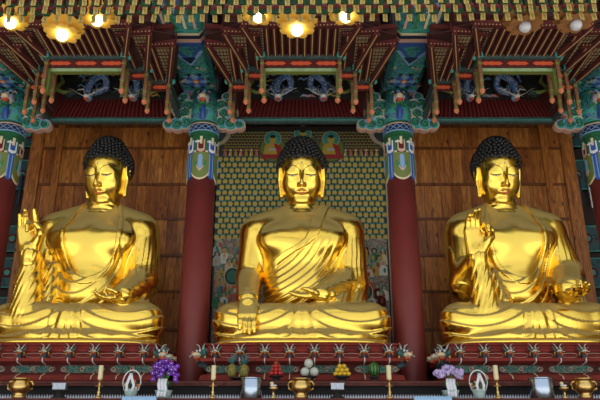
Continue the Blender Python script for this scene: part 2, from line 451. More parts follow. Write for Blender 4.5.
def saw(u):
    s = u-np.floor(u); return np.where(s < .82, s/.82, (1-s)/.18)
def sstep(x, a, b):
    t = np.clip((x-a)/(b-a), 0, 1); return t*t*(3-2*t)
def arm(P, pts, rs): return chain(P, pts, rs, .12)

ARMS = {
 'touch': dict(
    R=([(-1.06, -.02, 2.52), (-1.20, -.12, 1.52), (-1.14, -1.05, .88)], [.39, .29, .225]),
    L=([(1.05, -.02, 2.55), (1.11, -.18, 1.42), (.42, -1.0, 1.0)], [.40, .35, .20]),
    drape=[([(1.18, -.15, 1.4), (1.12, -.45, .8)], [.32, .30]), ([(.9, -.6, 1.1), (.75, -.85, .8)], [.2, .22])]),
 'teach_wide': dict(
    R=([(-1.06, -.02, 2.52), (-1.20, -.35, 1.38), (-1.12, -1.08, 1.84)], [.40, .33, .19]),
    L=([(1.06, -.02, 2.52), (1.22, -.18, 1.45), (1.02, -1.0, .98)], [.40, .35, .22]),
    drape=[([(-1.11, -1.06, 1.78), (-1.10, -.98, 1.2), (-1.10, -.92, .7)], [.19, .26, .36]), ([(-.80, -.55, 1.7), (-.72, -.72, .8)], [.10, .17]), ([(1.18, -.2, 1.4), (1.2, -.55, .8)], [.3, .3])]),
 'teach_near': dict(
    R=([(-1.06, -.02, 2.52), (-1.18, -.32, 1.38), (-1.0, -1.0, 1.80)], [.40, .33, .19]),
    L=([(1.06, -.02, 2.52), (1.24, -.28, 1.48), (.85, -1.18, 1.08)], [.40, .36, .27]),
    drape=[([(-1.0, -1.0, 1.75), (-.94, -.97, 1.2), (-.92, -.92, .7)], [.19, .24, .34]), ([(-.55, -.6, 1.5), (-.45, -.8, .85)], [.10, .17]), ([(1.18, -.2, 1.4), (1.15, -.6, .8)], [.3, .3])]),
}
def robe_sdf(kind):
    A = ARMS[kind]
    def fn(P):
        x, y, z = P[:, 0], P[:, 1], P[:, 2]
        t = smin(torso(P), cap(P, (0, .03, 2.85), (0, .0, 3.12), .40, .33), .1)-.035
        front = sstep(-y, -.1, .25)
        if kind == 'touch':
            xc = np.interp(z, [.9, 1.4, 1.75, 2.02, 2.14, 2.3, 2.5, 2.75, 3.1, 3.4], [-1.6, -1.12, -.78, -.38, -.14, .06, .16, .22, .34, .5]).astype(np.float32)
            r = np.sqrt((x+1.2)**2+(z-2.95)**2)
            band = .030*((x-xc) < .26)*(x > xc)
            t = t-front*(.034*saw(-(r-1.50)/.145)*sstep(r, 1.38, 1.5)*(1-sstep(z, 2.0, 2.5))*(1-sstep(x, .7, .95))+band*sstep(z, 1.5, 1.9))
            t = smax(t, (xc-x)*.75, .02)
        else:
            cx = .06 if kind == 'teach_wide' else .04
            e = np.sqrt(((x-cx)/.60)**2+((np.minimum(z, 2.45)-2.45)/1.02)**2)
            top = np.where(z > 2.6, .60-(z-2.6)*.28, .60)
            op = np.where(z > 2.45, np.abs(x-cx)-top, (e-1)*.6)            # <0 in the open chest
            rr = np.sqrt(((x-cx+.25)/.62)**2+((z-2.55)/1.05)**2)
            low = (1-sstep(z, 1.9, 2.4))*(1-sstep(np.abs(x), .75, .95))
            t = t-front*(.034*saw(-rr*4.3)*low*sstep(rr, .95, 1.05)+.02*(op < .10)*(op > 0))
            t = smax(t, np.where(y < .12, -op*.9, -1.), .02)
        d = smin(t, legs(P)-.02-.036*(1-sstep(z, .72, .9))*saw(-np.sqrt((np.abs(x)-1.15)**2*.75+(z-1.55)**2)/.215+.3*np.sign(x))*sstep(-y, .5, .9)*sstep(np.abs(x), .12, .4)
                 -.022*np.cos(2*PI*(x/.21+.9*z*np.sign(x)))*sstep(-y, .8, 1.1)*(1-sstep(np.abs(x), .25, .5))*.6
                 -.04*(1-sstep(z, .085+.035*np.abs(np.sin(x*6.5)), .115+.035*np.abs(np.sin(x*6.5))))*sstep(-y, .6, .9), .05)
        sl = []
        if kind != 'touch': sl.append(A['R'])
        sl.append(A['L'])
        for pts, rs in sl:
            s = arm(P, pts, rs)
            s = s-(.024*saw((x*1.0+y*.55-.12*z)/.125)*sstep(z, 1.42, 1.65)+.012*saw((z+.35*x+.1*y)/.16)*(1-sstep(z, 1.3, 1.45)))*sstep(2.75-z, .1, .7)
            d = smin(d, s-.02, .06)
        for pts, rs in A['drape']:
            s = arm(P, pts, rs)-.02*saw((x*1.0-.35*z)/.11)
            d = smin(d, s, .07)
        return smax(d, -z, .01)
    return fn
def skin_sdf(kind):
    A = ARMS[kind]
    def fn(P):
        d = smin(torso(P), neck_sdf(P), .10)
        if kind == 'touch': d = smin(d, arm(P, *A['R']), .10)
        d = np.maximum(d, .9-P[:, 2]) if kind != 'touch' else np.maximum(d, .6-P[:, 2])
        return d
    return fn
FO = [.15, .05, -.05, -.15]; FL = [(.17, .115, .09), (.19, .125, .095), (.175, .12, .09), (.13, .09, .08)]
def hand_sdf(W, U, N, R, s, curls, thumb, splay=(4, 1, -2, -6)):
    U = nrm(U); N = nrm(np.array(N)-np.dot(N, U)*U); Rr = np.cross(U, N); Rr = Rr if np.dot(Rr, R) > 0 else -Rr
    Bm = np.stack([Rr, U, N], 1).astype(np.float32); W = np.array(W, np.float32)
    fing = []
    for o, L, c, sp in zip(FO, FL, curls, splay):
        p = np.array((o, .40, 0.)); pts = [p]; a = 0
        for l, ci in zip(L, c):
            a += math.radians(ci); sr = math.radians(sp)
            p = p+l*np.array((math.sin(sr)*math.cos(a), math.cos(sr)*math.cos(a), math.sin(a))); pts.append(p)
        fing.append((pts, [.064, .058, .050, .040]))
    def fn(P):
        Q = ((P-W)@Bm)/s
        d = cap(Q, (0, -.22, 0), (0, .04, 0), .155, .14)
        for o in FO: d = smin(d, cap(Q, (o*.75, .02, 0), (o, .40, 0), .085, .075), .06)
        d = smin(d, cap(Q, (.10, .06, .04), (.18, .18, .06), .085, .08), .05)
        f = None
        for pts, rs in fing:
            e = chain(Q, pts, rs, .015); f = e if f is None else np.minimum(f, e)
        d = smin(d, f, .025)
        return smin(d, chain(Q, thumb, [.075, .066, .056, .044], .02), .03)*s
    c = W+Bm@np.array((0, .4*s, 0), np.float32); r = .72*s
    return fn, c-r, c+r
OPEN_T = [(.16, .14, .04), (.25, .26, .06), (.29, .37, .07), (.30, .46, .07)]
RING_T = [(.16, .14, .06), (.25, .27, .13), (.24, .38, .20), (.18, .45, .24)]
HANDS = {
 'touch': [((-1.13, -1.14, .84), (.03, -.50, -.86), (0, .86, -.5), (1, 0, 0), .98, [(6, 10, 10), (4, 8, 8), (4, 9, 9), (6, 12, 12)], [(.16, .12, .03), (.23, .26, .07), (.25, .37, .10), (.25, .46, .14)], (0, 0, 0, 0)),
           ((.42, -1.02, .98), (-1, -.10, -.06), (0, -.25, .97), (0, -1, 0), .85, [(6, 10, 10), (6, 10, 10), (8, 10, 12), (10, 14, 12)], [(.16, .14, .05), (.22, .27, .12), (.20, .38, .17), (.17, .46, .19)], (2, 0, 0, -2))],
 'teach_wide': [((-1.14, -1.12, 1.90), (-.12, -.06, .98), (.12, -1, 0), (1, 0, 0), 1.16, [(8, 10, 6), (62, 66, 40), (12, 16, 12), (8, 14, 10)], RING_T, (-4, 0, 4, 2)),
                ((1.02, -1.04, .95), (-.80, -.55, -.22), (-.25, -.35, .9), (0, -1, .2), .82, [(12, 16, 14), (58, 60, 42), (18, 20, 16), (14, 18, 14)], RING_T, (4, 1, -2, -6))],
 'teach_near': [((-1.02, -1.04, 1.88), (-.02, -.16, .98), (.05, -1, -.1), (1, 0, 0), 1.2, [(52, 62, 40), (10, 20, 16), (8, 18, 16), (6, 16, 14)], RING_T, (2, -1, 4, 6)),
                ((.85, -1.26, 1.04), (-.02, -.90, -.34), (0, -.35, .93), (1, 0, 0), .86, [(22, 26, 20), (56, 60, 42), (24, 28, 22), (18, 24, 18)], RING_T, (4, 1, -2, -6))],
}
HEAD = sdf_mesh(head_sdf, (-.68, -.85, 3.02), (.68, .62, 4.72), .0145)
HEAD = (relax(*HEAD, it=1, w=.35), HEAD[1])

# hair: a cap of curls and a raised crown of curls
def hair_sdf(P):
    Q = (P-HO.astype(np.float32))@HR
    d = smin(ell(Q, (0, -.09, .25), (.585, .635, .55)), ell(Q, (0, -.12, .60), (.40, .42, .36)), .10)
    hl = np.interp(Q[:, 1], [-.6, -.35, -.12, .02, .16, .34], [-.45, -.40, -.10, .12, .33, .41]).astype(np.float32)
    return smax(d, hl-Q[:, 2], .03)
hv, hq = sdf_mesh(hair_sdf, (-.72, -.85, 3.2), (.72, .78, 5.3), .03)
def make_hair():
    mb = MB(); mb.raw(hv, [tuple(q) for q in hq], 'hair')
    Q = (hv-HO)@HR
    order = np.argsort(-Q[:, 2]+.0*Q[:, 0]); pick = []
    keep = np.array([k for k in order if Q[k, 2] > -.42 and hair_sdf(hv[k:k+1].astype(np.float32))[0] > -.03])
    pts = hv[keep]; ok = np.ones(len(pts), bool)
    for i in range(len(pts)):
        if not ok[i]: continue
        pick.append(pts[i]); ok &= (np.linalg.norm(pts-pts[i], axis=1) > .088)
    for p in pick: mb.ball(p, .049, 'hair', 7, 5)
    return mb.mesh('hair')
HAIR_ME = make_hair()
def face_parts():
    out = []
    lp = MB()
    for pts, r in (([(-.145, -.386), (-.07, -.362), (-.025, -.358), (0, -.366), (.025, -.358), (.07, -.362), (.145, -.386)], [.008, .018, .022, .019, .022, .018, .008]),
                   ([(-.12, -.404), (-.06, -.424), (0, -.432), (.06, -.424), (.12, -.404)], [.008, .025, .029, .025, .008])):
        lp.tube([hp(x, face_f(x, u)-.008, u) for x, u in pts], r, 'lips', 8)
    out.append(('lips', lp.mesh('lips'), 'reddened gilt lips'))
    ur = MB(); ur.ball(hp(0, face_f(0, .27), .27), .026, 'urna', 10, 6); out.append(('forehead_bead', ur.mesh('forehead_bead'), 'small silver bead on the forehead'))
    for s in (-1, 1):
        br = MB(); us = [(.055, .10), (.09, .155), (.16, .20), (.25, .22), (.34, .205), (.42, .155)]
        br.tube([hp(s*x, face_f(x, u)+.002, u) for x, u in us], [.005, .008, .009, .009, .008, .004], 'ink', 6); out.append(('brow', br.mesh('brow'), 'thin dark painted brow'))
        ey = MB(); xs = np.linspace(.085, .345, 9)
        mid = [-.012-.022*math.sin((x-.085)/.26*PI) for x in xs]
        ey.tube([hp(s*x, face_f(x, u)-.004, u) for x, u in zip(xs, mid)], [.004+.017*math.sin((x-.085)/.26*PI) for x in xs], 'eyew', 8)
        ey.tube([hp(s*x, face_f(x, u+.022)+.003, u+.022) for x, u in zip(xs, mid)], .0115, 'ink', 6)
        k = hp(s*.215, face_f(.215, -.03)+.010, -.03); ey.ball(k, (.020, .010, .012), 'ink', 8, 6)
        out.append(('eye', ey.mesh('eye'), 'narrow half-closed painted eye'))
    return out
FACE = face_parts()
def base_plate():
    mb = MB(); n = 72; V = []
    def ring(rx, ry, z): return [(rx*math.copysign(abs(math.cos(t))**.55, math.cos(t)), -.35+ry*math.copysign(abs(math.sin(t))**.62, math.sin(t)), z) for t in [2*PI*k/n for k in range(n)]]
    for rx, ry, z in ((1.80, 1.20, -.10), (1.86, 1.26, -.09), (1.89, 1.29, -.05), (1.86, 1.26, -.01), (1.78, 1.2, .02)): V += ring(rx, ry, z)
    F = [(i*n+k, i*n+(k+1) % n, (i+1)*n+(k+1) % n, (i+1)*n+k) for i in range(4) for k in range(n)]
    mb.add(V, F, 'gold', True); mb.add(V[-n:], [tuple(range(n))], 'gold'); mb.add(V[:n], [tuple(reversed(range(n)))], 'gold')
    return mb.mesh('base_plate')
PLATE = base_plate()
SY, SZ = 14.4, 3.29
TURN = {'touch': (0, 0), 'teach_wide': (math.radians(-9), .10), 'teach_near': (math.radians(3), -.06)}
def statue(kind, cx, label):
    t = thing('buddha_statue', label, 'statue', (cx, SY, SZ), 'gilded seated Buddhas')
    v, q = sdf_mesh(skin_sdf(kind), (-1.75, -1.5, .5), (1.6, .9, 3.5), .03)
    yaw, dx = TURN[kind]; cy, sy = math.cos(yaw), math.sin(yaw); px = -.06
    hv2 = HEAD[0].copy(); hv2[:, 0] = HEAD[0][:, 0]*cy-(HEAD[0][:, 1]-px)*sy+dx; hv2[:, 1] = HEAD[0][:, 0]*sy+(HEAD[0][:, 1]-px)*cy+px
    parts = [(relax(v, q, 1, .5), q), (hv2, HEAD[1])]
    for h in HANDS[kind]:
        fn, lo, hi = hand_sdf(*h); hv_, hq_ = sdf_mesh(fn, lo, hi, .0135, .03); parts.append((relax(hv_, hq_, 1, .3), hq_))
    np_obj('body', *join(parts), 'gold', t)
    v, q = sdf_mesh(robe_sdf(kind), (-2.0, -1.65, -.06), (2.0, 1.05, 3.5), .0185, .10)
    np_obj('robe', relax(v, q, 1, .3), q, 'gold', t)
    for n, me, lb in [('hair', HAIR_ME, 'black hair of small tight curls')]+FACE+[('base_plate', PLATE, None)]:
        o = bpy.data.objects.new(n, me); C.objects.link(o); o.parent = t
        if n != 'base_plate': o.rotation_euler.z = yaw; o.location = (px*sy+dx, px-px*cy, 0)
        if lb: o['label'] = lb
    t.scale = (.99 if kind == 'touch' else .96, 1, 1)
    return t
STAT = [('touch', .04, 'central golden seated Buddha with one bare shoulder, hand hanging over its knee, before the painting'),
        ('teach_wide', -4.69, 'golden seated Buddha left of the painting, palm raised out beside the wooden screen'),
        ('teach_near', 4.77, 'golden seated Buddha right of the painting, fingers raised in front of its chest')]
for a in STAT: statue(*a)

# ------------------------------------------------------------------ altars and what stands on them
CF, SF = math.cos(math.radians(19.7)), math.sin(math.radians(19.7))
def at(px, py, Y):
    v = (200-py)/643; t = Y/(CF-SF*v); return ((px-300)/643*t, Y, 1.6+t*(SF+CF*v))
PROF = [(3.19, 12.72), (3.165, 12.72), (3.16, 12.78), (2.915, 12.80), (2.90, 12.60), (2.845, 12.60), (2.80, 12.82), (2.625, 12.82), (2.58, 12.64), (2.49, 12.60), (2.44, 12.66), (0, 12.66)]
def tier(mb, i0, i1, m):
    rings = []
    for z, yf in PROF[i0:i1+1]:
        hw = 1.90+(12.70-yf)*.6; yf -= SY
        rings.append([(-hw, yf, z), (hw, yf, z), (hw, 1.6, z), (-hw, 1.6, z)])
    V = [p for r in rings for p in r]; F = []
    for i in range(len(rings)-1):
        for k in range(4): F.append((i*4+k, i*4+(k+1) % 4, i*4+4+(k+1) % 4, i*4+4+k))
    F.append((3, 2, 1, 0)); n = len(V)-4; F.append((n, n+1, n+2, n+3)); mb.add(V, F, m)
def dragon_head_mesh():
    mb = MB()
    mb.ball((0, .02, 0), (.055, .07, .06), 'gbeam', 8, 6); mb.ball((0, -.07, -.02), (.04, .075, .032), 'cream', 8, 6)
    mb.ball((0, -.06, -.065), (.034, .06, .018), 'orange', 8, 5); mb.ball((0, -.125, .0), (.022, .02, .018), 'coral', 6, 5)
    for s in (-1, 1):
        mb.ball((s*.035, -.045, .03), .016, 'white', 6, 5)
        mb.tube([(s*.03, 0, .05), (s*.06, .0, .10), (s*.10, -.02, .125)], [.012, .009, .003], 'gbeam' if False else 'ltgrey', 5)
        mb.tube([(s*.05, .02, .0), (s*.09, -.01, .02), (s*.12, -.03, .07)], [.016, .012, .003], 'teal', 5)
        mb.tube([(s*.03, -.11, -.02), (s*.06, -.13, -.05), (s*.09, -.12, -.03)], [.007, .006, .003], 'white', 5)
        mb.tube([(s*.05, .03, -.04), (s*.085, .0, -.07), (s*.075, -.02, -.12)], [.013, .010, .003], 'ochre', 5)
    mb.box((-.03, -.02, -.17), (.03, .07, -.04), 'gbeam'); mb.box((-.036, -.03, -.13), (.036, .05, -.10), 'navy')
    return mb.mesh('dragon_head')
DH = dragon_head_mesh()
def strand_mesh():
    a = MB(); a.tube([(0, y-SY, z) for y, z in ((12.57, 2.91), (12.585, 2.88), (12.585, 2.838), (12.62, 2.825), (12.70, 2.81), (12.80, 2.79))], [.010, .014, .010, .014, .010, .006], 'white', 6)
    b = MB(); b.tube([(0, y-SY, z) for y, z in ((12.80, 2.632), (12.72, 2.60), (12.63, 2.575), (12.59, 2.53), (12.585, 2.50))], [.006, .013, .009, .013, .006], 'cream', 6)
    return a.mesh('bead_strand'), b.mesh('bead_strand')
BS, BS2 = strand_mesh()
def altar(cx, label):
    t = thing('statue_altar', label, 'altar', (cx, SY, 0), 'red tiered altars under the statues')
    mb = MB(); tier(mb, 2, 3, 'redaltar')
    for k in range(7):
        x = -1.435+k*.478; mb.tube([(x-.16, 12.765-SY, 2.965), (x-.13, 12.765-SY, 3.0), (x, 12.765-SY, 3.01), (x+.13, 12.765-SY, 3.0), (x+.16, 12.765-SY, 2.965), (x+.13, 12.765-SY, 2.935), (x, 12.765-SY, 2.925), (x-.13, 12.765-SY, 2.935), (x-.16, 12.765-SY, 2.965)], .006, 'pink', 5)
        mb.ball((x, 12.78-SY, 3.06), (.17, .06, .045), 'redaltar', 10, 6)
    mb.build('bracket_tier', t)
    mb = MB(); tier(mb, 0, 1, 'redaltar'); mb.build('top_board', t)
    mb = MB(); tier(mb, 3, 6, 'redaltar'); mb.build('projecting_slab', t)
    mb = MB(); tier(mb, 6, 7, 'reddk')
    for k in range(4):
        x = -1.44+k*.96
        mb.xz([(x-.44, 2.71), (x-.40, 2.765), (x-.3, 2.78), (x+.3, 2.78), (x+.40, 2.765), (x+.44, 2.71), (x+.40, 2.66), (x+.3, 2.64), (x-.3, 2.64), (x-.40, 2.66)], 12.79-SY, .04, 'carve')
        for q in range(7):
            xx = x-.36+q*.12
            mb.tube([(xx+.05*math.cos(a)*(1-a/14), 12.785-SY, 2.71+(.05*math.sin(a))*(1-a/14)*(1 if q % 2 else -1)) for a in np.linspace(0, 8, 12)], .008, 'teal' if q % 3 else 'pink', 4)
    mb.build('carved_panel', t)['label'] = 'dark recessed band with green scroll carving'
    mb = MB(); tier(mb, 7, 11, 'redaltar'); mb.build('plinth', t)
    for k in range(8):
        x = -1.673+k*.478
        for me, n, y, z, rz in ((DH, 'dragon_head', 12.68-SY, 3.06, 0), (BS, 'bead_strand', 0, 0, 0), (BS2, 'bead_strand', 0, 0, 0)):
            o = bpy.data.objects.new(n, me); C.objects.link(o); o.parent = t; o.location = (x, y, z); o.rotation_euler.z = rz
            if n == 'dragon_head': o.scale = (.95, .95, 1.0)
            if n == 'bead_strand': o['label'] = 'string of pale beads hanging over the red slab'
    for s in (-1, 1):
        for k in range(3):
            o = bpy.data.objects.new('dragon_head', DH); C.objects.link(o); o.parent = t
            o.location = (s*1.95, 12.72-SY+k*.36, 3.0); o.scale = (1.5, 1.5, 1.5); o.rotation_euler.z = s*math.radians(90 if k else 50)
    return t
altar(.04, 'red tiered altar with dragon heads under the central bare-shouldered Buddha')
altar(-4.68, 'red tiered altar with dragon heads under the left Buddha')
altar(4.75, 'red tiered altar with dragon heads under the right Buddha')
t = thing('altar_shelf', 'long red brown shelf running below all three altars, fruit on top', 'shelf', (0, 12.35, 0))
mb = MB(); mb.box((-8, -.25, 2.36), (8, .22, 2.44), 'shelf'); mb.box((-8, -.27, 2.40), (8, -.25, 2.44), 'shelf'); mb.build('shelf_board', t)
mb = MB(); mb.box((-8, -.10, 0), (8, .2, 2.36), 'black'); mb.build('front_panel', t)
t = thing('offering_table', 'long low dark table at the bottom edge holding censers and candlesticks', 'table', (0, 11.75, 0))
mb = MB(); mb.box((-7.8, -.36, 2.06), (7.8, .36, 2.14), 'shelf'); mb.box((-7.8, -.375, 2.08), (7.8, -.36, 2.125), 'reddk'); mb.build('table_top', t)
mb = MB(); mb.box((-7.6, -.28, 0), (7.6, .3, 2.06), 'dark'); mb.build('front_panel', t)
TT = t; mb = MB(); n = 330
for k in range(n):
    x = -7.7+15.4*k/n; mb.xz([(x, 2.14), (x+.036, 2.14), (x+.036, 2.19), (x+.018, 2.235), (x, 2.19)], .22, .006, 'lace')
mb.box((-7.75, .215, 2.14), (7.75, .235, 2.165), 'lace'); o = mb.build('lace_edging', None, (0, 11.75, -.03)); tag(o, 'white toothed lace edging standing along the low table', 'edging')

TT.location.z = -.03
TZ, FZ = 2.11, 2.44
def tx(px): return (px-300)*.01752
def fx(px): return (px-300)*.01855
# censers
def censer(px, label):
    t = thing('brass_censer', label, 'censer', (tx(px), 11.62, TZ), 'brass censers on the low table')
    mb = MB(); mb.lathe([(.10, 0), (.125, .01), (.11, .05), (.09, .075), (.14, .12), (.17, .19), (.165, .25), (.13, .285), (.135, .30), (.165, .325), (.17, .34), (.15, .345), (.12, .32), (0, .29)], (0, 0, 0), 'brass', 24); mb.build('bowl', t)
    for s in (-1, 1):
        mb = MB(); mb.tube([(s*.15, 0, .14), (s*.21, 0, .17), (s*.225, 0, .24), (s*.19, 0, .29), (s*.14, 0, .29)], .018, 'brass', 8); mb.build('handle', t)
censer(22.5, 'brass censer with two handles at far left of the low table')
censer(301, 'brass censer with two handles below the central Buddha')
censer(582, 'brass censer with two handles below the right Buddha, at far right')
# candlesticks and their candles
for px, lab in ((101.5, 'below the left Buddha'), (214, 'in front of the left inner pillar'), (388.5, 'in front of the right inner pillar'), (495, 'below the right Buddha')):
    t = thing('candlestick', 'slim brass candlestick standing '+lab, 'candlestick', (tx(px), 11.58, TZ), 'brass candlesticks on the low table')
    mb = MB(); mb.lathe([(.075, 0), (.08, .015), (.03, .04), (.02, .09), (.035, .11), (.018, .13), (.016, .22), (.03, .235), (.016, .25), (.016, .27), (.03, .29), (.045, .31), (.045, .32), (0, .32)], (0, 0, 0), 'brass', 14); mb.build('stem', t)
    mb = MB(); mb.lathe([(.035, .20), (.07, .205), (.07, .215), (.02, .215)], (0, 0, 0), 'brass', 14); mb.build('drip_tray', t)
    c = thing('candle', 'cream candle on the brass candlestick '+lab, 'candle', (tx(px), 11.58, TZ+.32), 'cream candles')
    mb = MB(); mb.lathe([(.042, 0), (.043, .02), (.041, .235), (.036, .24), (0, .235)], (0, 0, 0), 'candle', 14); mb.build('wax', c)
    mb = MB(); mb.tube([(0, 0, .23), (.002, 0, .26)], .004, 'black', 5); mb.build('wick', c)
# steel cylinders
for px, w_, lab in ((252, .185, 'left of the central censer'), (538, .20, 'left of the far right censer'), (209, 0, '')):
    if not w_: continue
    t = thing('offering_canister', 'shiny steel canister standing '+lab, 'canister', (tx(px), 11.55, TZ), 'shiny steel canisters')
    mb = MB(); mb.lathe([(w_*.95, 0), (w_, .01), (w_, .34), (w_*.97, .35), (w_*.95, .345), (0, .345)], (0, 0, 0), 'silver', 28); mb.build('body', t)
    mb = MB(); mb.lathe([(w_*1.02, .32), (w_*1.03, .335), (w_*1.02, .35), (w_*.98, .35)], (0, 0, 0), 'silver', 28); mb.build('rim', t)
# incense boxes
for px, lab in ((62, 'beside the far left censer'), (337, 'right of the central censer')):
    t = thing('incense_box', 'grey metal incense box on a black stand '+lab, 'box', (tx(px), 11.62, TZ), 'grey incense boxes')
    mb = MB(); mb.box((-.11, -.06, .15), (.11, .06, .235), 'grey'); mb.box((-.118, -.068, .235), (.118, .068, .262), 'grey'); mb.build('box', t)
    mb = MB(); mb.lathe([(.13, 0), (.13, .02), (.08, .05), (.08, .09), (.16, .13), (.16, .15), (0, .15)], (0, 0, 0), 'black', 18); mb.build('stand', t)
for px, lab in ((274, 'left of the central censer'), (559, 'left of the far right censer')):
    t = thing('water_cup', 'small brass cup with white flower on a dark foot, '+lab, 'cup', (tx(px), 11.5, TZ), 'small brass cups')
    mb = MB(); mb.lathe([(.055, 0), (.06, .012), (.02, .04), (.018, .12), (.07, .15), (.085, .185), (.075, .185), (0, .16)], (0, 0, 0), 'brass', 16); mb.build('cup', t)
    mb = MB()
    for k in range(6):
        a = k*PI/3; mb.ball((.03*math.cos(a), .03*math.sin(a), .21), (.028, .028, .02), 'white', 6, 5)
    mb.ball((-.03, 0, .25), (.035, .03, .03), 'cream', 8, 6); mb.build('flower', t)
# fruit on black stands
def stand(px, r, label, h=.10):
    t = thing('fruit_stand', label, 'stand', (fx(px), 12.31, FZ), 'black fruit stands')
    mb = MB(); mb.lathe([(r*.75, 0), (r*.78, .012), (r*.45, .04), (r*.45, h-.045), (r*.98, h-.02), (r, h), (r*.9, h), (0, h-.008)], (0, 0, 0), 'black', 20); mb.build('dish', t)
def fruit(name, c, r, m, label, cat, group, stem=False):
    t = thing(name, label, cat, c, group)
    mb = MB(); mb.ball((0, 0, 0), r, m, 14, 9); mb.build('flesh', t)
    if stem:
        mb = MB(); z = r if np.isscalar(r) else r[2]; mb.tube([(0, 0, z*.95), (.01, 0, z+.03)], .007, 'leaf', 5); mb.build('stem', t)
X = fx(238); stand(238, .15, 'black stand under the two pineapples', .08)
for s, lab in ((-1, 'left one of the pineapple pair on a black stand'), (1, 'right one of the pineapple pair on a black stand')):
    t = thing('pineapple', lab, 'pineapple', (X+s*.115, 12.31, FZ+.081), 'pineapples')
    mb = MB(); mb.lathe([(0, 0), (.055, .005), (.085, .06), (.09, .13), (.075, .2), (.035, .235), (0, .24)], (0, 0, 0), 'pine', 14); mb.build('rind', t)
    mb = MB(); rr = random.Random(3+s)
    for k in range(22):
        a = rr.random()*2*PI; e = rr.uniform(.2, 1.); L = rr.uniform(.11, .22)
        d = np.array((math.cos(a)*math.cos(e*1.5), math.sin(a)*math.cos(e*1.5), math.sin(e*1.5)))
        b0 = np.array((0, 0, .225)); mb.tube([b0+d*.01, b0+d*L*.5+(0, 0, .02), b0+d*L+(0, 0, .01)], [.016, .018, .002], 'pineleaf', 5, .35)
    mb.build('leaf_crown', t)
X = fx(276); stand(276, .14, 'black stand under the red apple pyramid', .11)
for L, (n, R_, z) in enumerate(((8, .106, .151), (6, .078, .215), (4, .050, .278), (1, 0, .338))):
    for k in range(n):
        a = 2*PI*(k+.5*(L % 2))/n; fruit('apple', (X+R_*math.cos(a), 12.31+R_*math.sin(a), FZ+z), .0395, 'apple', 'small red apple in %s of the pyramid' % ('the bottom ring', 'the second ring', 'the third ring', 'place at the very top')[L], 'apple', 'red apples in the bottom ring' if L == 0 else 'red apples in ring %s' % ('', 'two', 'three', 'four')[L], True)
X = fx(309.5); stand(309.5, .15, 'black stand under the three pale melons', .10)
for dx, dy, z, lab in ((-.087, 0, .178, 'left pale melon of the bottom pair'), (.087, .0, .178, 'right pale melon of the bottom pair'), (-.015, .0, .335, 'pale melon resting on top of two others')):
    fruit('pale_melon', (X+dx, 12.31+dy, FZ+z), .084, 'melon', lab, 'melon', 'pale melons', True)
X = fx(342); stand(342, .15, 'black stand under the heap of yellow melons', .10)
for dx, z, lab in ((-.12, .143, 'leftmost of the bottom row'), (-.04, .143, 'second of the bottom row'), (.04, .143, 'third of the bottom row'), (.12, .143, 'rightmost of the bottom row'), (-.085, .213, 'left of the middle row'), (0, .213, 'centre of the middle row'), (.085, .213, 'right of the middle row'), (-.04, .283, 'left of the top pair'), (.04, .283, 'right of the top pair')):
    fruit('yellow_melon', (X+dx, 12.31, FZ+z), (.045, .06, .042), 'ymelon', 'yellow melon, '+lab+' in the heap', 'melon', 'yellow melons')
X = fx(374); stand(374, .10, 'black stand under the striped watermelon', .10)
fruit('watermelon', (X, 12.31, FZ+.226), (.118, .118, .125), 'wmelon', 'striped green watermelon on a black stand', 'watermelon', None, True)
# flowers
def orchid(px, m, label, w_, n, ht, pw, spread):
    t = thing('potted_orchid', label, 'orchid', (tx(px), 11.62, TZ), 'potted orchids'); rr = random.Random(px)
    mb = MB(); mb.lathe([(pw*.7, 0), (pw*.75, .01), (pw, .13), (pw*1.05, .14), (pw*.95, .14), (0, .12)], (0, 0, 0), 'pot', 18); mb.build('pot', t)
    mb = MB()
    for k in range(14):
        a = rr.uniform(0, 2*PI); L = rr.uniform(.11, .22)
        mb.tube([(0.02*math.cos(a), .02*math.sin(a), .12), (L*.6*math.cos(a), L*.5*math.sin(a), .2+rr.random()*.1), (L*math.cos(a), L*.8*math.sin(a), .18+rr.random()*.12)], [.01, .03, .004], 'leaf', 6, .3)
    mb.build('leaves', t)
    bl = MB(); st = MB()
    for k in range(n):
        x = rr.uniform(-1, 1)*spread; z = ht+rr.uniform(-.5, .5)*w_-.10*abs(x/spread); y = rr.uniform(-.08, .06)
        if k % 5 == 0: st.tube([(0, 0, .12), (x*.4, y*.4, ht*.8), (x, y, z)], .007, 'leaf', 5)
        for q in range(5):
            a = q*2*PI/5+rr.random(); bl.ball((x+.026*math.cos(a), y-.005, z+.026*math.sin(a)), (.022, .012, .022), m, 6, 4)
        bl.ball((x, y-.015, z), .011, 'white', 5, 4)
    st.build('stems', t); bl.build('blossoms', t)
    mb = MB()
    for dx in (-.06, -.005, .05):
        mb.tube([(dx, -.10, .33), (dx-.012, -.13, .24), (dx+.008, -.12, .15), (dx-.005, -.17, .03)], .028, 'ribbon', 6, .15, (0, 1, .1))
    mb.build('ribbon', t)['label'] = 'white ribbon tied round the stems'
orchid(165, 'purple', 'violet orchid in a pale pot left of the left inner pillar', .26, 46, .52, .15, .22)
orchid(449, 'lilac', 'lilac orchid in a pale pot right of the right inner pillar', .12, 40, .50, .15, .24)
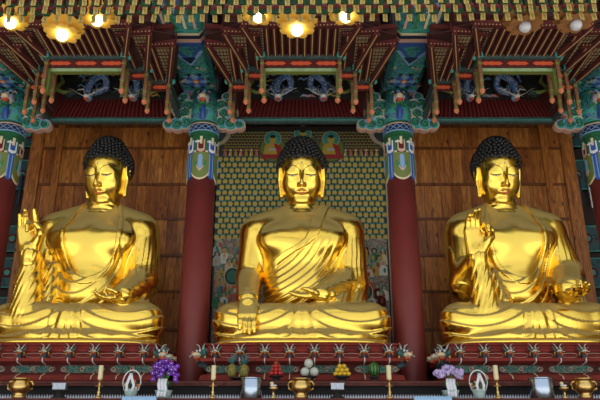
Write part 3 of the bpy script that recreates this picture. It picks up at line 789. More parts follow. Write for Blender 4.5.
def basket(px, label):
    t = thing('flower_basket', label, 'basket', (tx(px), 11.6, TZ), 'hooped flower baskets'); rr = random.Random(px)
    mb = MB(); mb.lathe([(.08, 0), (.085, .01), (.12, .15), (.125, .16), (.11, .16), (0, .14)], (0, 0, 0), 'pot', 16); mb.build('pot', t)
    mb = MB(); mb.tube([(-.12, 0, .14)]+[(.155*math.cos(PI-a), 0, .27+.21*math.sin(a)) for a in np.linspace(0, PI, 14)]+[(.12, 0, .14)], .011, 'white', 6); mb.build('hoop_handle', t)
    mb = MB()
    for k in range(30):
        a = rr.uniform(0, 2*PI); r_ = rr.uniform(0, .13); mb.ball((r_*math.cos(a), r_*math.sin(a)*.6, .17+rr.random()*.12), rr.uniform(.02, .035), rr.choice(['leaf', 'leaf', 'dkgreen', 'cream', 'coral']), 6, 4)
    mb.build('flowers', t)
    mb = MB()
    for dx in (-.045, .05): mb.tube([(0, -.09, .42), (dx*.5, -.12, .33), (dx*1.3, -.11, .22), (dx*.9, -.13, .12)], .025, 'ribbon', 6, .15, (0, 1, .1))
    mb.build('ribbon', t)
basket(133, 'white hooped flower basket left of the violet orchid')
basket(477, 'white hooped flower basket right of the lilac orchid')
for px, w_, lab in ((145, .29, 'below the violet orchid'), (428, .32, 'below the lilac orchid')):
    mb = MB(); mb.box((-w_, -.43, .002), (w_, -.345, .028), 'cloth'); mb.box((-w_, -.44, -.16), (w_, -.41, .028), 'cloth')
    for k in range(12):
        x = -w_+(k+.5)*w_/6; mb.tube([(x, -.438, .02), (x, -.442, -.15)], .014, 'cloth', 6)
    o = mb.build('folded_cloth', None, (tx(px), 11.78, TZ)); tag(o, 'pale blue folded cloth hanging over the table edge '+lab, 'cloth', 'pale blue cloths')

# ------------------------------------------------------------------ painted pillars and beams
def wrap(mb, r, th0, th1, zlo, zhi, m, n=10, dr=.0):
    """a patch on an upright cylinder; zlo / zhi may be functions of 0..1 across it; th=0 faces the front"""
    V = []
    f = lambda q, u: q(u) if callable(q) else q
    for k in range(n+1):
        u = k/n; th = th0+(th1-th0)*u
        for z in (f(zlo, u), f(zhi, u)):
            for rr in (r-.012, r+dr): V.append((rr*math.sin(th), -rr*math.cos(th), z))
    F = []
    for k in range(n):
        a = 4*k; b = a+4
        F += [(a+1, b+1, b+3, a+3), (a, a+2, b+2, b), (a, b, b+1, a+1), (a+2, a+3, b+3, b+2)]
    F += [(0, 1, 3, 2), (4*n, 4*n+2, 4*n+3, 4*n+1)]
    mb.add(V, F, m)
SL = 6.86
def sleeve_mesh():
    mb = MB(); R = .335
    mb.lathe([(R-.03, SL+.02), (R, SL+.12), (R, 8.25)], (0, 0, 0), 'green', 36); mb.lathe([(R-.005, 8.22), (R-.02, 9.08)], (0, 0, 0), 'beam', 36)
    T = lambda k, n=4: k*2*PI/n
    for k in range(4):
        c = T(k)
        sc = lambda u: SL+.10-.16*math.sin(u*PI)**.7
        wrap(mb, R, c-.62, c+.62, sc, 7.50, 'cream', 14, .006)
        wrap(mb, R, c-.58, c+.58, lambda u: SL+.14-.16*math.sin(u*PI)**.7, 7.46, 'olive', 14, .012)
        wrap(mb, R, c-.38, c+.38, lambda u: 7.15-.16*math.sin(u*PI), lambda u: 7.30-.16*math.sin(u*PI), 'green', 10, .018)
        wrap(mb, R, c-.22, c+.22, lambda u: 7.10-.10*math.sin(u*PI), lambda u: 7.16-.10*math.sin(u*PI), 'pink', 8, .024)
        wrap(mb, R, c-.14, c+.14, lambda u: 7.14-.08*math.sin(u*PI), lambda u: 7.36+.05*math.sin(u*PI), 'ltblue', 8, .026)
        c2 = c+PI/4
        wrap(mb, R, c2-.20, c2+.20, lambda u: SL+.02-.05*math.sin(u*PI), 7.46, 'blue', 6, .010)
        wrap(mb, R, c2-.20, c2-.13, SL+.04, 7.42, 'ltblue', 3, .014); wrap(mb, R, c2+.04, c2+.10, SL+.02, 7.42, 'ltblue', 3, .014)
    for k in range(8):
        c = T(k, 8)
        wrap(mb, R, c-.30, c+.30, 7.46, 7.74, 'blue' if k % 2 else 'reddk', 8, .010)
        wrap(mb, R, c-.25, c+.25, lambda u: 7.50-.04*math.sin(u*PI), lambda u: 7.57-.04*math.sin(u*PI), 'pink' if k % 2 == 0 else 'white', 8, .018)
        wrap(mb, R, c-.25, c-.17, 7.52, 7.76, 'pink' if k % 2 == 0 else 'white', 2, .018); wrap(mb, R, c+.17, c+.25, 7.52, 7.76, 'pink' if k % 2 == 0 else 'white', 2, .018)
        wrap(mb, R, c-.38, c-.04, 7.70, 7.735, 'white', 4, .022); wrap(mb, R, c-.08, c+.08, 7.66, 7.84, 'cream', 3, .02)
    wrap(mb, R, -PI, PI, 7.99, 8.02, 'ltblue', 40, .010); wrap(mb, R, -PI, PI, 8.02, 8.17, 'navy', 40, .008); wrap(mb, R, -PI, PI, 8.17, 8.20, 'pink', 40, .010)
    for k in range(14):
        c = T(k, 14)
        for s in (0, 1):
            wrap(mb, R, c-.22, c+.22, (lambda u: 8.03+.115*u) if s else (lambda u: 8.145-.115*u), (lambda u: 8.045+.115*u) if s else (lambda u: 8.16-.115*u), 'ltblue', 6, .016)
    for r_ in range(3):
        for k in range(18):
            c = T(k+.5*(r_ % 2), 18)
            wrap(mb, R, c-.15, c+.15, lambda u: 7.90-.06*r_-.035*math.sin(u*PI), lambda u: 7.912-.06*r_-.035*math.sin(u*PI), 'dkgreen', 5, .008)
    return mb.mesh('painted_sleeve')
SLEEVE = sleeve_mesh()
def shaft_mesh():
    mb = MB(); mb.lathe([(.345, .089), (.345, .2), (.33, .21), (.325, 2.5), (.312, SL+.2)], (0, 0, 0), 'red', 36); return mb.mesh('shaft')
SHAFT = shaft_mesh()
def cloud_mesh(s):
    mb = MB()
    for i, (dx, z, r) in enumerate([(.42, 8.31, .16), (.62, 8.27, .15), (.82, 8.26, .11), (.46, 8.54, .14), (.63, 8.62, .12), (.55, 8.80, .14), (.38, 8.74, .15), (.50, 8.97, .10)]):
        e = .002*i
        mb.disc(s*dx, z, r+.028, r+.022, -.09-e, .18, 'pink', 18); mb.disc(s*dx, z, r, r, -.11-e, .22, 'teal', 18)
        for q, m, k in ((.0, 'dkgreen', .80), (.05, 'green', .45)):
            mb.tube([(s*(dx+r*k*(1-a/9.5)*math.cos(a*s+i)), -.118-e-q*.1, z+r*k*(1-a/9.5)*math.sin(a*s+i)) for a in np.linspace(0, 8, 18)], .013, m, 5)
        mb.tube([(s*(dx+r*.95*math.cos(a)), -.115-e, z+r*.95*math.sin(a)) for a in np.linspace(.3, 4.4, 14)], .012, 'ltblue' if i % 3 else 'cream', 5)
    return mb.mesh('cloud_bracket')
CLOUD = {s: cloud_mesh(s) for s in (-1, 1)}
def ridge_dragon():
    mb = MB()
    mb.tube([(0, -.30, 8.26), (0, -.44, 8.36), (0, -.47, 8.50), (0, -.42, 8.64)], [.05, .09, .085, .07], 'blue', 10); mb.tube([(0, -.30, 8.90), (0, -.38, 9.0), (0, -.34, 9.12)], [.07, .075, .06], 'ltblue', 10)
    mb.ball((0, -.42, 8.80), (.17, .22, .15), 'white', 12, 8); mb.ball((0, -.60, 8.78), (.12, .14, .08), 'cream', 10, 7)
    mb.ball((0, -.58, 8.69), (.11, .13, .045), 'orange', 10, 6); mb.ball((0, -.57, 8.62), (.11, .12, .035), 'green', 10, 6)
    for s in (-1, 1):
        mb.ball((s*.09, -.56, 8.88), .042, 'navy', 8, 6); mb.ball((s*.13, -.50, 8.79), (.05, .10, .05), 'lilac', 8, 6)
        mb.tube([(s*.08, -.44, 8.92), (s*.15, -.42, 8.99), (s*.2, -.36, 8.96)], [.03, .025, .008], 'pink', 6)
        mb.tube([(s*.12, -.4, 8.68), (s*.22, -.42, 8.62), (s*.26, -.40, 8.70)], [.035, .03, .01], 'green', 6)
    return mb.mesh('dragon_head')
RD = ridge_dragon()
PIL = [(-2.22, 'maroon pillar between the left and central Buddhas'), (2.27, 'maroon pillar between the central and right Buddhas'), (-6.72, 'maroon pillar at the far left edge'), (6.86, 'maroon pillar at the far right edge')]
for x, lab in PIL:
    t = thing('painted_pillar', lab+', under a green painted top', 'pillar', (x, 13.5, 0), 'maroon pillars')
    for n, me, lb in (('shaft', SHAFT, 'plain maroon shaft'), ('painted_sleeve', SLEEVE, 'green and blue painted top of the shaft'), ('cloud_bracket', CLOUD[-1], 'teal scrolling cloud bracket'), ('cloud_bracket', CLOUD[1], 'teal scrolling cloud bracket'), ('dragon_head', RD, 'small white faced dragon head')):
        o = bpy.data.objects.new(n, me); C.objects.link(o); o.parent = t; o['label'] = lb
        if n == 'dragon_head': o.scale = (.8, .8, 1)
    t.location = (x*1.059, 14.3, -.094); t.scale = (1.059, 1.059, 1.059)
def beam_meshes():
    W, H, c = .43, .95, .11; y0, y1 = -4.9, .55
    sec = [(-W, c), (-W+c, 0), (W-c, 0), (W, c), (W, H), (-W, H)]
    mb = MB(); n = 6
    V = [(x, y0, z) for x, z in sec]+[(x, y1, z) for x, z in sec]
    for k in range(n):
        mb.add([V[k], V[(k+1) % n], V[n+(k+1) % n], V[n+k]], [(0, 1, 2, 3)], 'beam' if k in (0, 1, 2) else 'beamside')
    mb.add(V[:n], [tuple(range(n))], 'beam'); mb.add(V[n:], [tuple(range(n))], 'beam')
    body = mb.mesh('beam_log')
    mb = MB(); w = W-.09
    def fl(pts, m, d=.012): mb.poly([(x, y, -d) for x, y in pts], (0, 0, 1), d+.004, m)
    def strip(a, b, m, d=.010):                # a band right round the underside and cheeks
        fl([(-w, a), (w, a), (w, b), (-w, b)], m, d)
        for s in (-1, 1):
            mb.poly([(s*(W+d), a, c+.02), (s*(W+d), b, c+.02), (s*(W+d), b, H), (s*(W+d), a, H)], (-s, 0, 0), d+.004, m)
            mb.poly([(s*(W-c+.02), a, -d*.7), (s*(W-c+.02), b, -d*.7), (s*(W+d*.8), b, c+.02), (s*(W+d*.8), a, c+.02)], (-s*.7, 0, .7), d+.003, m)
    for a, b, m in ((-2.16, -2.02, 'blue'), (-2.30, -2.18, 'pink'), (-2.42, -2.31, 'navy'), (-2.5, -2.43, 'cream'), (-2.62, -2.52, 'teal'), (-.20, -.10, 'ltblue'), (-.10, .0, 'coral')): strip(a, b, m)
    for k in range(2):
        q = .14*k
        fl([(-w, -2.0+q), (-w+.09, -2.0+q), (0, -1.55+q), (w-.09, -2.0+q), (w, -2.0+q), (0, -1.42+q)], 'blue' if k == 0 else 'ltblue', .014)
    fl([(-.16, -1.62), (.16, -1.62), (0, -1.38)], 'navy', .018)
    for y, r in ((-.62, .27), (-3.4, .25)):
        for k in range(8):
            a = (k+.5)*PI/4; fl([(r*1.12*math.cos(a)+r*.20*math.cos(b), y+r*1.12*math.sin(a)+r*.20*math.sin(b)) for b in np.linspace(0, 2*PI, 8)[:-1]], 'navy', .010)
        for k in range(8):
            a = k*PI/4
            fl([(r*.62*math.cos(a)+r*.34*math.cos(b), y+r*.62*math.sin(a)+r*.34*math.sin(b)) for b in np.linspace(0, 2*PI, 8)[:-1]], 'blue' if k % 2 else 'ltblue', .016)
        fl([(r*.3*math.cos(b), y+r*.3*math.sin(b)) for b in np.linspace(0, 2*PI, 9)[:-1]], 'coral', .02)
        fl([(r*.15*math.cos(b), y+r*.15*math.sin(b)) for b in np.linspace(0, 2*PI, 9)[:-1]], 'cream', .024)
    for s in (-1, 1):
        for y in (-1.5, -.45):                  # orange fans on the cheeks
            for k in range(5):
                a = math.radians(20+k*32); cx, cz = y, .28
                p = [(s*(W+.012), cx+.05*math.cos(a), cz+.05*math.sin(a)), (s*(W+.012), cx+.36*math.cos(a-.22), cz+.30*math.sin(a-.22)), (s*(W+.012), cx+.42*math.cos(a), cz+.36*math.sin(a)), (s*(W+.012), cx+.36*math.cos(a+.22), cz+.30*math.sin(a+.22))]
                mb.poly(p, (-s, 0, 0), .014, 'orange' if k % 2 == 0 else 'coral')
        for k in range(7):
            y = -4.6+k*.3; mb.poly([(s*(W+.01), y, .15), (s*(W+.01), y+.06, .15), (s*(W+.01), y+.3, .9), (s*(W+.01), y+.24, .9)], (-s, 0, 0), .012, 'pink' if k % 2 else 'green')
    cr = random.Random(4)
    for k in range(46):                         # painted scrolls
        x = cr.uniform(-w, w); y = cr.uniform(-1.3, .35) if k % 3 else cr.uniform(-4.5, -2.8); r = cr.uniform(.05, .10); q = cr.choice((-1, 1))
        mb.tube([(x+q*r*(1-a/8)*math.cos(a), y+r*(1-a/8)*math.sin(a), -.004) for a in np.linspace(0, 6.5, 12)], .009, cr.choice(['ltblue', 'pink', 'navy', 'teal', 'cream', 'navy']), 4)
    for s in (-1, 1):
        for k in range(34):
            z = cr.uniform(.18, .85); y = cr.uniform(-2.0, .35); r = cr.uniform(.05, .11); q = cr.choice((-1, 1))
            mb.tube([(s*(W+.004), y+q*r*(1-a/8)*math.cos(a), z+r*(1-a/8)*math.sin(a)) for a in np.linspace(0, 6.5, 12)], .010, cr.choice(['ltblue', 'pink', 'teal', 'green', 'blue']), 4)
    for k in range(4):
        x = -.3+.2*k; fl([(x-.025, -4.8), (x+.025, -4.8), (x+.025, -2.66), (x-.025, -2.66)], ['pink', 'green', 'cream', 'pink'][k], .012)
    return body, mb.mesh('painted_motifs')
BL, BM = beam_meshes()
for x, lab in ((-2.37, 'green and blue painted roof beam running forward from the left inner pillar'), (2.37, 'green and blue painted roof beam running forward from the right inner pillar'), (-6.78, 'green and blue painted roof beam above the far left pillar'), (6.92, 'green and blue painted roof beam above the far right pillar')):
    t = thing('painted_beam', lab, 'beam', (x*1.059, 14.3, 9.532), 'painted roof beams'); t.scale = (1.059, 1.059, 1.059)
    for n, me, lb in (('beam_log', BL, None), ('painted_motifs', BM, 'painted bands, rosettes and orange fans')):
        o = bpy.data.objects.new(n, me); C.objects.link(o); o.parent = t
        if lb: o['label'] = lb

# ------------------------------------------------------------------ carved canopies over the statues
def bud(mb, c, r, m='coral'):
    for k in range(6):
        a = k*PI/3; mb.ball((c[0]+r*.6*math.cos(a), c[1]+r*.6*math.sin(a), c[2]), (r*.5, r*.5, r), m, 6, 5)
    mb.ball((c[0], c[1], c[2]-r*.6), (r*.6, r*.6, r*.9), m, 8, 6)
CW = [.83, 1.20, 1.60]; CY = [12.0, 12.48, 12.95]; CE = [11.0, 11.2, 11.6]; CZ = 9.16
def post_mesh():
    mb = MB(); mb.box((-.035, -.035, -.66), (.035, .035, 0), 'postbrown')
    for k in range(2): mb.box((-.040, -.040, -.14-.42*k), (.040, .040, -.09-.42*k), 'olive')
    mb.ball((0, 0, -.68), (.05, .05, .03), 'olive', 8, 5); bud(mb, (0, 0, -.76), .055)
    return mb.mesh('hanging_post')
POST = post_mesh()
def dragon_mesh(s):
    mb = MB()
    pts = [(s*.95, 14.42, 9.95), (s*.8, 14.3, 10.15), (s*.6, 14.2, 9.95), (s*.72, 14.1, 9.65), (s*.5, 14.15, 9.5), (s*.25, 14.2, 9.7), (s*.32, 14.1, 9.95), (s*.55, 14.0, 9.75), (s*.6, 13.95, 9.45), (s*.55, 13.9, 9.28)]
    P = []; n = len(pts)
    for i in range(n-1):
        p0, p1, p2, p3 = [np.array(pts[max(0, min(n-1, i+j))]) for j in (-1, 0, 1, 2)]
        for t in np.linspace(0, 1, 6)[:-1]:
            P.append(.5*((2*p1)+(-p0+p2)*t+(2*p0-5*p1+4*p2-p3)*t*t+(-p0+3*p1-3*p2+p3)*t**3))
    P.append(np.array(pts[-1])); R = np.interp(np.linspace(0, 1, len(P)), [0, .25, .8, 1], [.02, .075, .09, .08])
    mb.tube(P, R, 'dragonblue', 8)
    for i in range(2, len(P)-2, 2): mb.ball(P[i]+(0, 0, R[i]), (.022, .022, .045), 'ltblue' if i % 4 else 'orange', 5, 4)
    h = np.array((s*.55, 13.86, 9.20))
    mb.ball(h, (.10, .12, .09), 'ltblue', 10, 7); mb.ball(h+(0, -.12, -.03), (.07, .10, .05), 'white', 9, 6); mb.ball(h+(0, -.10, -.09), (.06, .09, .025), 'orange', 8, 5)
    for q in (-1, 1):
        mb.ball(h+(q*.05, -.08, .06), .025, 'white', 6, 5); mb.ball(h+(q*.05, -.10, .06), .012, 'black', 5, 4)
        mb.tube([h+(q*.05, .0, .07), h+(q*.10, .04, .15), h+(q*.13, .02, .24)], [.025, .02, .005], 'cream', 5)
        mb.tube([h+(q*.06, -.16, -.03), h+(q*.2, -.18, .03), h+(q*.34, -.16, .14), h+(q*.46, -.12, .20)], [.010, .009, .007, .003], 'white', 5)
        mb.tube([h+(q*.08, .05, .1), h+(q*.16, .1, .3), h+(q*.10, .16, .42)], [.04, .032, .02], 'dragonblue', 6)
        for c in (-1, 0, 1): mb.tube([h+(q*.16, .08, .28), h+(q*.22+c*.03, .02, .24), h+(q*.25+c*.04, -.01, .19)], [.02, .014, .003], 'white', 5)
    return mb.mesh('carved_dragon')
DR = {s: dragon_mesh(s) for s in (-1, 1)}
def canopy_meshes():
    out = []
    def done(n, mb, lb=None): out.append((n, mb.mesh(n), lb))
    # front and side beams of the three steps
    mb = MB()
    for k in range(3):
        w, y = CW[k], CY[k]; z = CZ-.02*k
        if k == 0: mb.box((-w-.1, y-.05, z-.05), (w+.1, y+.05, z+.05), 'gbeam')
        else:
            for s in (-1, 1): mb.box((min(s*CW[k-1], s*(w+.1)), y-.05, z-.05), (max(s*CW[k-1], s*(w+.1)), y+.05, z+.05), 'gbeam')
        for s in (-1, 1):
            mb.box((s*w-.045, y-.12, z-.045), (s*w+.045, CY[k+1] if k < 2 else 14.4, z+.045), 'gbeam')
            mb.ball((s*w, y-.03, z), (.085, .085, .085), 'gbeam', 8, 6); mb.ball((s*(w+.10), y, z), (.05, .07, .07), 'teal', 8, 6)
            mb.box((s*w-.06, y-.13, z-.06), (s*w+.06, y-.10, z+.06), 'teal')
    done('stepped_eave_beam', mb, 'grey green stepped eave beam')
    for k in range(3):
        w, y = CW[k], CY[k]+.03; z = CZ-.02*k
        spans = [(-w, w)] if k == 0 else [(-w, -CW[k-1]), (CW[k-1], w)]
        for a, b in spans:
            mb = MB(); mb.box((a, y, z-.22), (b, y+.04, z-.05), 'rafter'); n = 3 if k == 0 else 1
            for q in range(n):
                c = a+(b-a)*(q+.5)/n; h = (b-a)/n*.42
                mb.xz([(c-h, z-.135), (c-h*.7, z-.09), (c-h*.3, z-.10), (c, z-.085), (c+h*.3, z-.10), (c+h*.7, z-.09), (c+h, z-.135), (c+h*.7, z-.18), (c+h*.3, z-.17), (c, z-.185), (c-h*.3, z-.17), (c-h*.7, z-.18)], y-.015, .016, 'orange')
            done('frieze', mb, 'dark red frieze with vermilion lozenges')
    mb = MB(); mb.box((-.76, 12.10, 8.875), (.76, 12.2, 8.995), 'litgreen'); mb.box((-.78, 12.09, 8.995), (.78, 12.21, 9.02), 'teal'); mb.box((-.78, 12.09, 8.858), (.78, 12.21, 8.875), 'olive')
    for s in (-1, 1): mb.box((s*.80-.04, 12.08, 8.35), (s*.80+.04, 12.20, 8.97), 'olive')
    done('inner_beam', mb, 'inner beam in green paled for lamplight')
    # eaves seen from below: boards, rafters with gilt lines, lattice corners, fascia with gilt dots
    for k in range(3):
        mb = MB(); w, y, e = CW[k], CY[k], CE[k]; z = CZ+.06-.03*k; zf = z+.05; o = .30
        def q(pts, m, th=.03): mb.poly([(x, yy, z+(zf-z)*(y-yy)/(y-e)) for x, yy in pts], (0, 0, 1), th, m)
        a0 = 0 if k == 0 else CW[k-1]
        for s in (-1, 1):
            mb = MB()
            q([(s*a0, y), (s*(w+.02), y), (s*(w+o+.1), e), (s*a0, e)], 'rafter2')
            tri = [(s*(w-.04), y-.12), (s*(w+o-.04), e+.02), (s*(w-.06), e+.02)]
            mb.poly([(x, yy, z-.012+(zf-z)*(y-yy)/(y-e)) for x, yy in tri], (0, 0, 1), .01, 'lattice')
            for j in range(9):                                           # lattice bars
                f = j/9; yy = e+.04+(y-e-.18)*f; xr = w+o-.04-o*f
                if xr > w-.04: mb.bar((s*(w-.06), yy, z-.02), (s*xr, yy, z-.02), .012, .012, 'rafter2')
            for j in range(4):
                xx = w-.02+.07*j; f = (xx-(w-.04))/o
                mb.bar((s*xx, e+.03, z-.02), (s*xx, e+.03+(y-e-.2)*(1-f), z-.02), .012, .012, 'rafter2')
            h0 = np.array((s*w, y-.03, z-.06)); h1 = np.array((s*(w+o+.04), e-.06, zf-.05))
            mb.bar(h0, h1, .11, .11, 'rafter'); mb.bar(h0+(s*.0, 0, -.06), h1+(0, 0, -.06), .018, .012, 'strip'); mb.bar(h0+(s*.06, 0, -.03), h1+(s*.06, 0, -.03), .012, .018, 'gbeam')
            # outer cheek board above the hip
            mb.poly([h0+(s*.05, 0, .05), h1+(s*.05, 0, .05), h1+(s*.05, 0, .3), h0+(s*.05, 0, .3)], (s, 0, 0), .03, 'rafter')
            mb.poly([h0+(s*.05, 0, .05), h1+(s*.05, 0, .05), h1+(s*(.42 if k < 2 else .08), .25, .12), h0+(s*(.25 if k < 2 else .1), .2, .02)], (0, 0, 1), .03, 'rafter2')
            xs = []; x = .08 if k == 0 else a0+.13
            while x < w-.09: xs.append(s*x); x += .155
            for x in xs:
                mb.bar((x, y-.02, z-.03), (x, e, zf-.03), .085, .06, 'rafter'); mb.bar((x, y-.06, z-.064), (x, e+.04, zf-.064), .018, .010, 'strip')
                mb.ball((x, y-.06, z-.03), (.035, .03, .03), 'orange', 6, 4)
            A = np.array((s*(a0 if k else 0), e, zf+.01)); B = np.array((s*(w+o+.08), e-.03, zf+.03))
            mb.bar(A, B, .10, .14, 'rafter')
            n = max(3, int(np.linalg.norm(B-A)/.07))
            for j in range(n): p = A+(B-A)*(j+.5)/n; mb.ball(p+(0, -.055, -.05), .014, 'strip', 5, 4)
            mb.bar(A+(0, -.10, .12), B+(0, -.12, .14), .14, .10, 'rafter2'); mb.bar(A+(0, -.2, .2), B+(0, -.22, .24), .12, .10, 'rafter')
            done('eave', mb, 'oxblood rafters with gilt lines')
    # back: lower beam, sloping red slats, painted panel
    mb = MB(); mb.box((-1.66, 14.32, 8.77), (1.66, 14.44, 8.91), 'gbeam'); mb.box((-1.7, 14.30, 8.82), (1.7, 14.32, 8.84), 'teal')
    for s in (-1, 1): mb.box((s*1.62-.05, 12.95, 8.80), (s*1.62+.05, 14.32, 8.90), 'gbeam')
    done('lower_beam', mb, 'grey green lower beam')
    mb = MB(); mb.poly([(-1.62, 14.42, 8.91), (1.62, 14.42, 8.91), (1.45, 14.62, 9.55), (-1.45, 14.62, 9.55)], (0, 1, 0), .04, 'rafter')
    for k in range(31):
        f = -1+2*k/30; mb.bar((f*1.58, 14.40, 8.92), (f*1.42, 14.60, 9.54), .045, .05, 'redslat', (0, 1, 0))
    for s in (-1, 1):
        mb.poly([(s*1.60, 12.98, 8.92), (s*1.60, 14.42, 8.92), (s*1.45, 14.6, 9.6), (s*1.45, 13.1, 9.6)], (s, 0, 0), .04, 'rafter')
    done('slatted_back', mb, 'dark red slats sloping behind the dragons')
    mb = MB(); mb.box((-1.5, 14.62, 9.5), (1.5, 14.68, 10.6), 'cloudpanel'); mb.box((-1.6, 12.0, 10.5), (1.6, 14.7, 10.6), 'cloudpanel')
    for s in (-1, 1): mb.box((min(s*1.46, s*1.54), 13.1, 9.55), (max(s*1.46, s*1.54), 14.65, 10.5), 'rafter2')
    rr = random.Random(5)
    for k in range(26):
        x = rr.uniform(-1.0, 1.0); z = rr.uniform(9.62, 10.35); m = rr.choice(['teal', 'ltblue', 'reddk', 'ochre', 'green', 'coral', 'gbeam'])
        mb.tube([(x-.16, 14.59, z), (x-.08, 14.57, z+.05), (x, 14.58, z), (x+.09, 14.57, z+.045), (x+.18, 14.59, z-.01)], [.012, .035, .028, .035, .008], m, 6, .6)
    done('painted_cloud_panel', mb, 'dark panel of painted clouds')
    for s in (-1, 1):
        mb = MB(); mb.tube([(s*1.32, 13.9, 9.9), (s*1.18, 13.8, 9.6), (s*1.30, 13.7, 9.35), (s*1.05, 13.6, 9.2), (s*.85, 13.6, 9.22), (s*.75, 13.55, 9.12)], [.02, .05, .055, .05, .035, .012], 'olive', 7)
        for q in range(3): mb.tube([(s*.95, 13.6, 9.2), (s*(.9-.05*q), 13.5, 9.05+.04*q), (s*(.8-.07*q), 13.48, 9.02+.05*q)], [.03, .02, .006], 'gbeam', 5)
        done('carved_branch', mb, 'olive green carved branch')
    mb = MB()                                                             # what carries the canopy: its boxed roof
    mb.box((-1.6, 11.9, 9.62), (1.6, 11.98, 10.85), 'rafter2'); mb.box((-1.6, 12.0, 10.62), (1.6, 14.7, 10.85), 'rafter2')
    for s in (-1, 1): mb.box((min(s*1.55, s*1.62), 11.9, 9.45), (max(s*1.55, s*1.62), 14.7, 10.85), 'rafter2')
    done('roof_box', mb)
    return out
CAN = canopy_meshes()
for cx, lab in ((.02, 'oxblood and green carved canopy above the central Buddha'), (-4.6, 'oxblood and green carved canopy above the left Buddha'), (4.68, 'oxblood and green carved canopy above the right Buddha')):
    t = thing('carved_canopy', lab, 'canopy', (cx, 0, 0), 'carved canopies')
    t.location = (cx, 13.0, 9.0)
    def part(n, me, lb=None, loc=(0, 0, 0)):
        o = bpy.data.objects.new(n, me); C.objects.link(o); o.parent = t; o.location = (loc[0], loc[1]-13.0, loc[2]-9.0)
        if lb: o['label'] = lb
        return o
    for n, me, lb in CAN: part(n, me, lb)
    for s in (-1, 1):
        part('carved_dragon', DR[s], 'blue scaled dragon with white whiskers')
        for k in range(3):
            part('hanging_post', POST, 'brown post ending in a coral lotus bud', (s*CW[k], CY[k], CZ-.05)); part('hanging_post', POST, 'brown post ending in a coral lotus bud', (s*(CW[k]-.03), CY[k]+.42, CZ-.05))

# ------------------------------------------------------------------ screens behind the statues
def wood_screen(x0, x1, out, label):
    """pine screen of upright boards between rails; out = the side whose broad post shows"""
    t = thing('wooden_screen', label, 'screen', ((x0+x1)/2, 16.5, 0), 'knotted pine screens'); c = (x0+x1)/2; rr = random.Random(int(x0*10)+90)
    rails = [at(300, py, 16.5)[2] for py in (126, 149, 185, 219.5, 256, 292, 330)]
    mb = MB(); zs = rails+[0]
    for i in range(len(zs)-1):
        x = x0-c
        while x < x1-c-.02:
            w_ = rr.uniform(.24, .34); w_ = min(w_, x1-c-x)
            d = rr.uniform(0, .018)
            mb.box((x+.004, -.02-d, zs[i+1]), (x+w_-.004, .03, zs[i]), rr.choice(['wood', 'wooda', 'woodb', 'wood'])); x += w_
    mb.build('board_panel', t)
    for i, z in enumerate(rails[:]):
        mb = MB(); h = .07 if i else .16; mb.box((x0-c, -.075, z-h/2), (x1-c, .03, z+h/2), 'wood2'); mb.build('rail', t)
    for s in (-1, 1):
        mb = MB(); x = (x1-c) if s > 0 else (x0-c); w_ = .34 if s == out else .16
        mb.box((x-w_/2, -.10, 0), (x+w_/2, .04, rails[0]+.1), 'wood'); mb.build('post', t)
        if s == out:
            mb = MB(); xx = x-s*.62; mb.box((xx-.09, -.09, 0), (xx+.09, .04, rails[0]), 'wood'); mb.build('post', t)
wood_screen(-7.35, -2.75, -1, 'knotted pine board screen behind the left Buddha')
wood_screen(2.75, 7.45, 1, 'knotted pine board screen behind the right Buddha')

# the painting of many small figures behind the central statue
PY = 16.15
t = thing('temple_painting', 'large painting of rows of small haloed figures behind the central Buddha', 'painting', (0, PY, 0))
def pz(py): return at(300, py, PY)[2]
def px_(px, py=200): return at(px, py, PY)[0]
X0, X1 = px_(216), px_(386)
ZT = pz(131)
mb = MB(); mb.box((X0, 0, 2.0), (X1, .05, ZT), 'ground')
def figure(x, z, w, h, body, halo, d=0., head='figyel', rim='dkgreen'):
    mb.disc(x, z+h*.10, w*.58, h*.50, -.004-d, .004, rim, 12); mb.disc(x, z+h*.12, w*.47, h*.40, -.008-d, .004, halo, 12)
    mb.disc(x, z-h*.12, w*.42, h*.40, -.013-d, .005, body, 10); mb.disc(x, z+h*.20, w*.26, h*.17, -.017-d, .004, head, 8)
    mb.disc(x, z+h*.33, w*.20, h*.07, -.020-d, .003, 'dkgreen', 7)
rr = random.Random(11)
rows = np.arange(159, 240, 5.55)
for i, py in enumerate(rows):
    z = pz(py); n = 27; p = (X1-X0-.12)/n
    for k in range(n+1):
        x = X0+.06+p*(k+(.5 if i % 2 else 0)*1.0)
        if x > X1-.05: continue
        figure(x, z, p*.95, .165, 'figyel', 'halog' if (i+k) % 3 else 'teal', rim='dkgreen'); mb.xz([(x-p*.30, z-.085), (x+p*.30, z-.085), (x+p*.16, z-.06), (x-p*.16, z-.06)], -.019, .004, 'halog' if k % 2 else 'ltgrey')
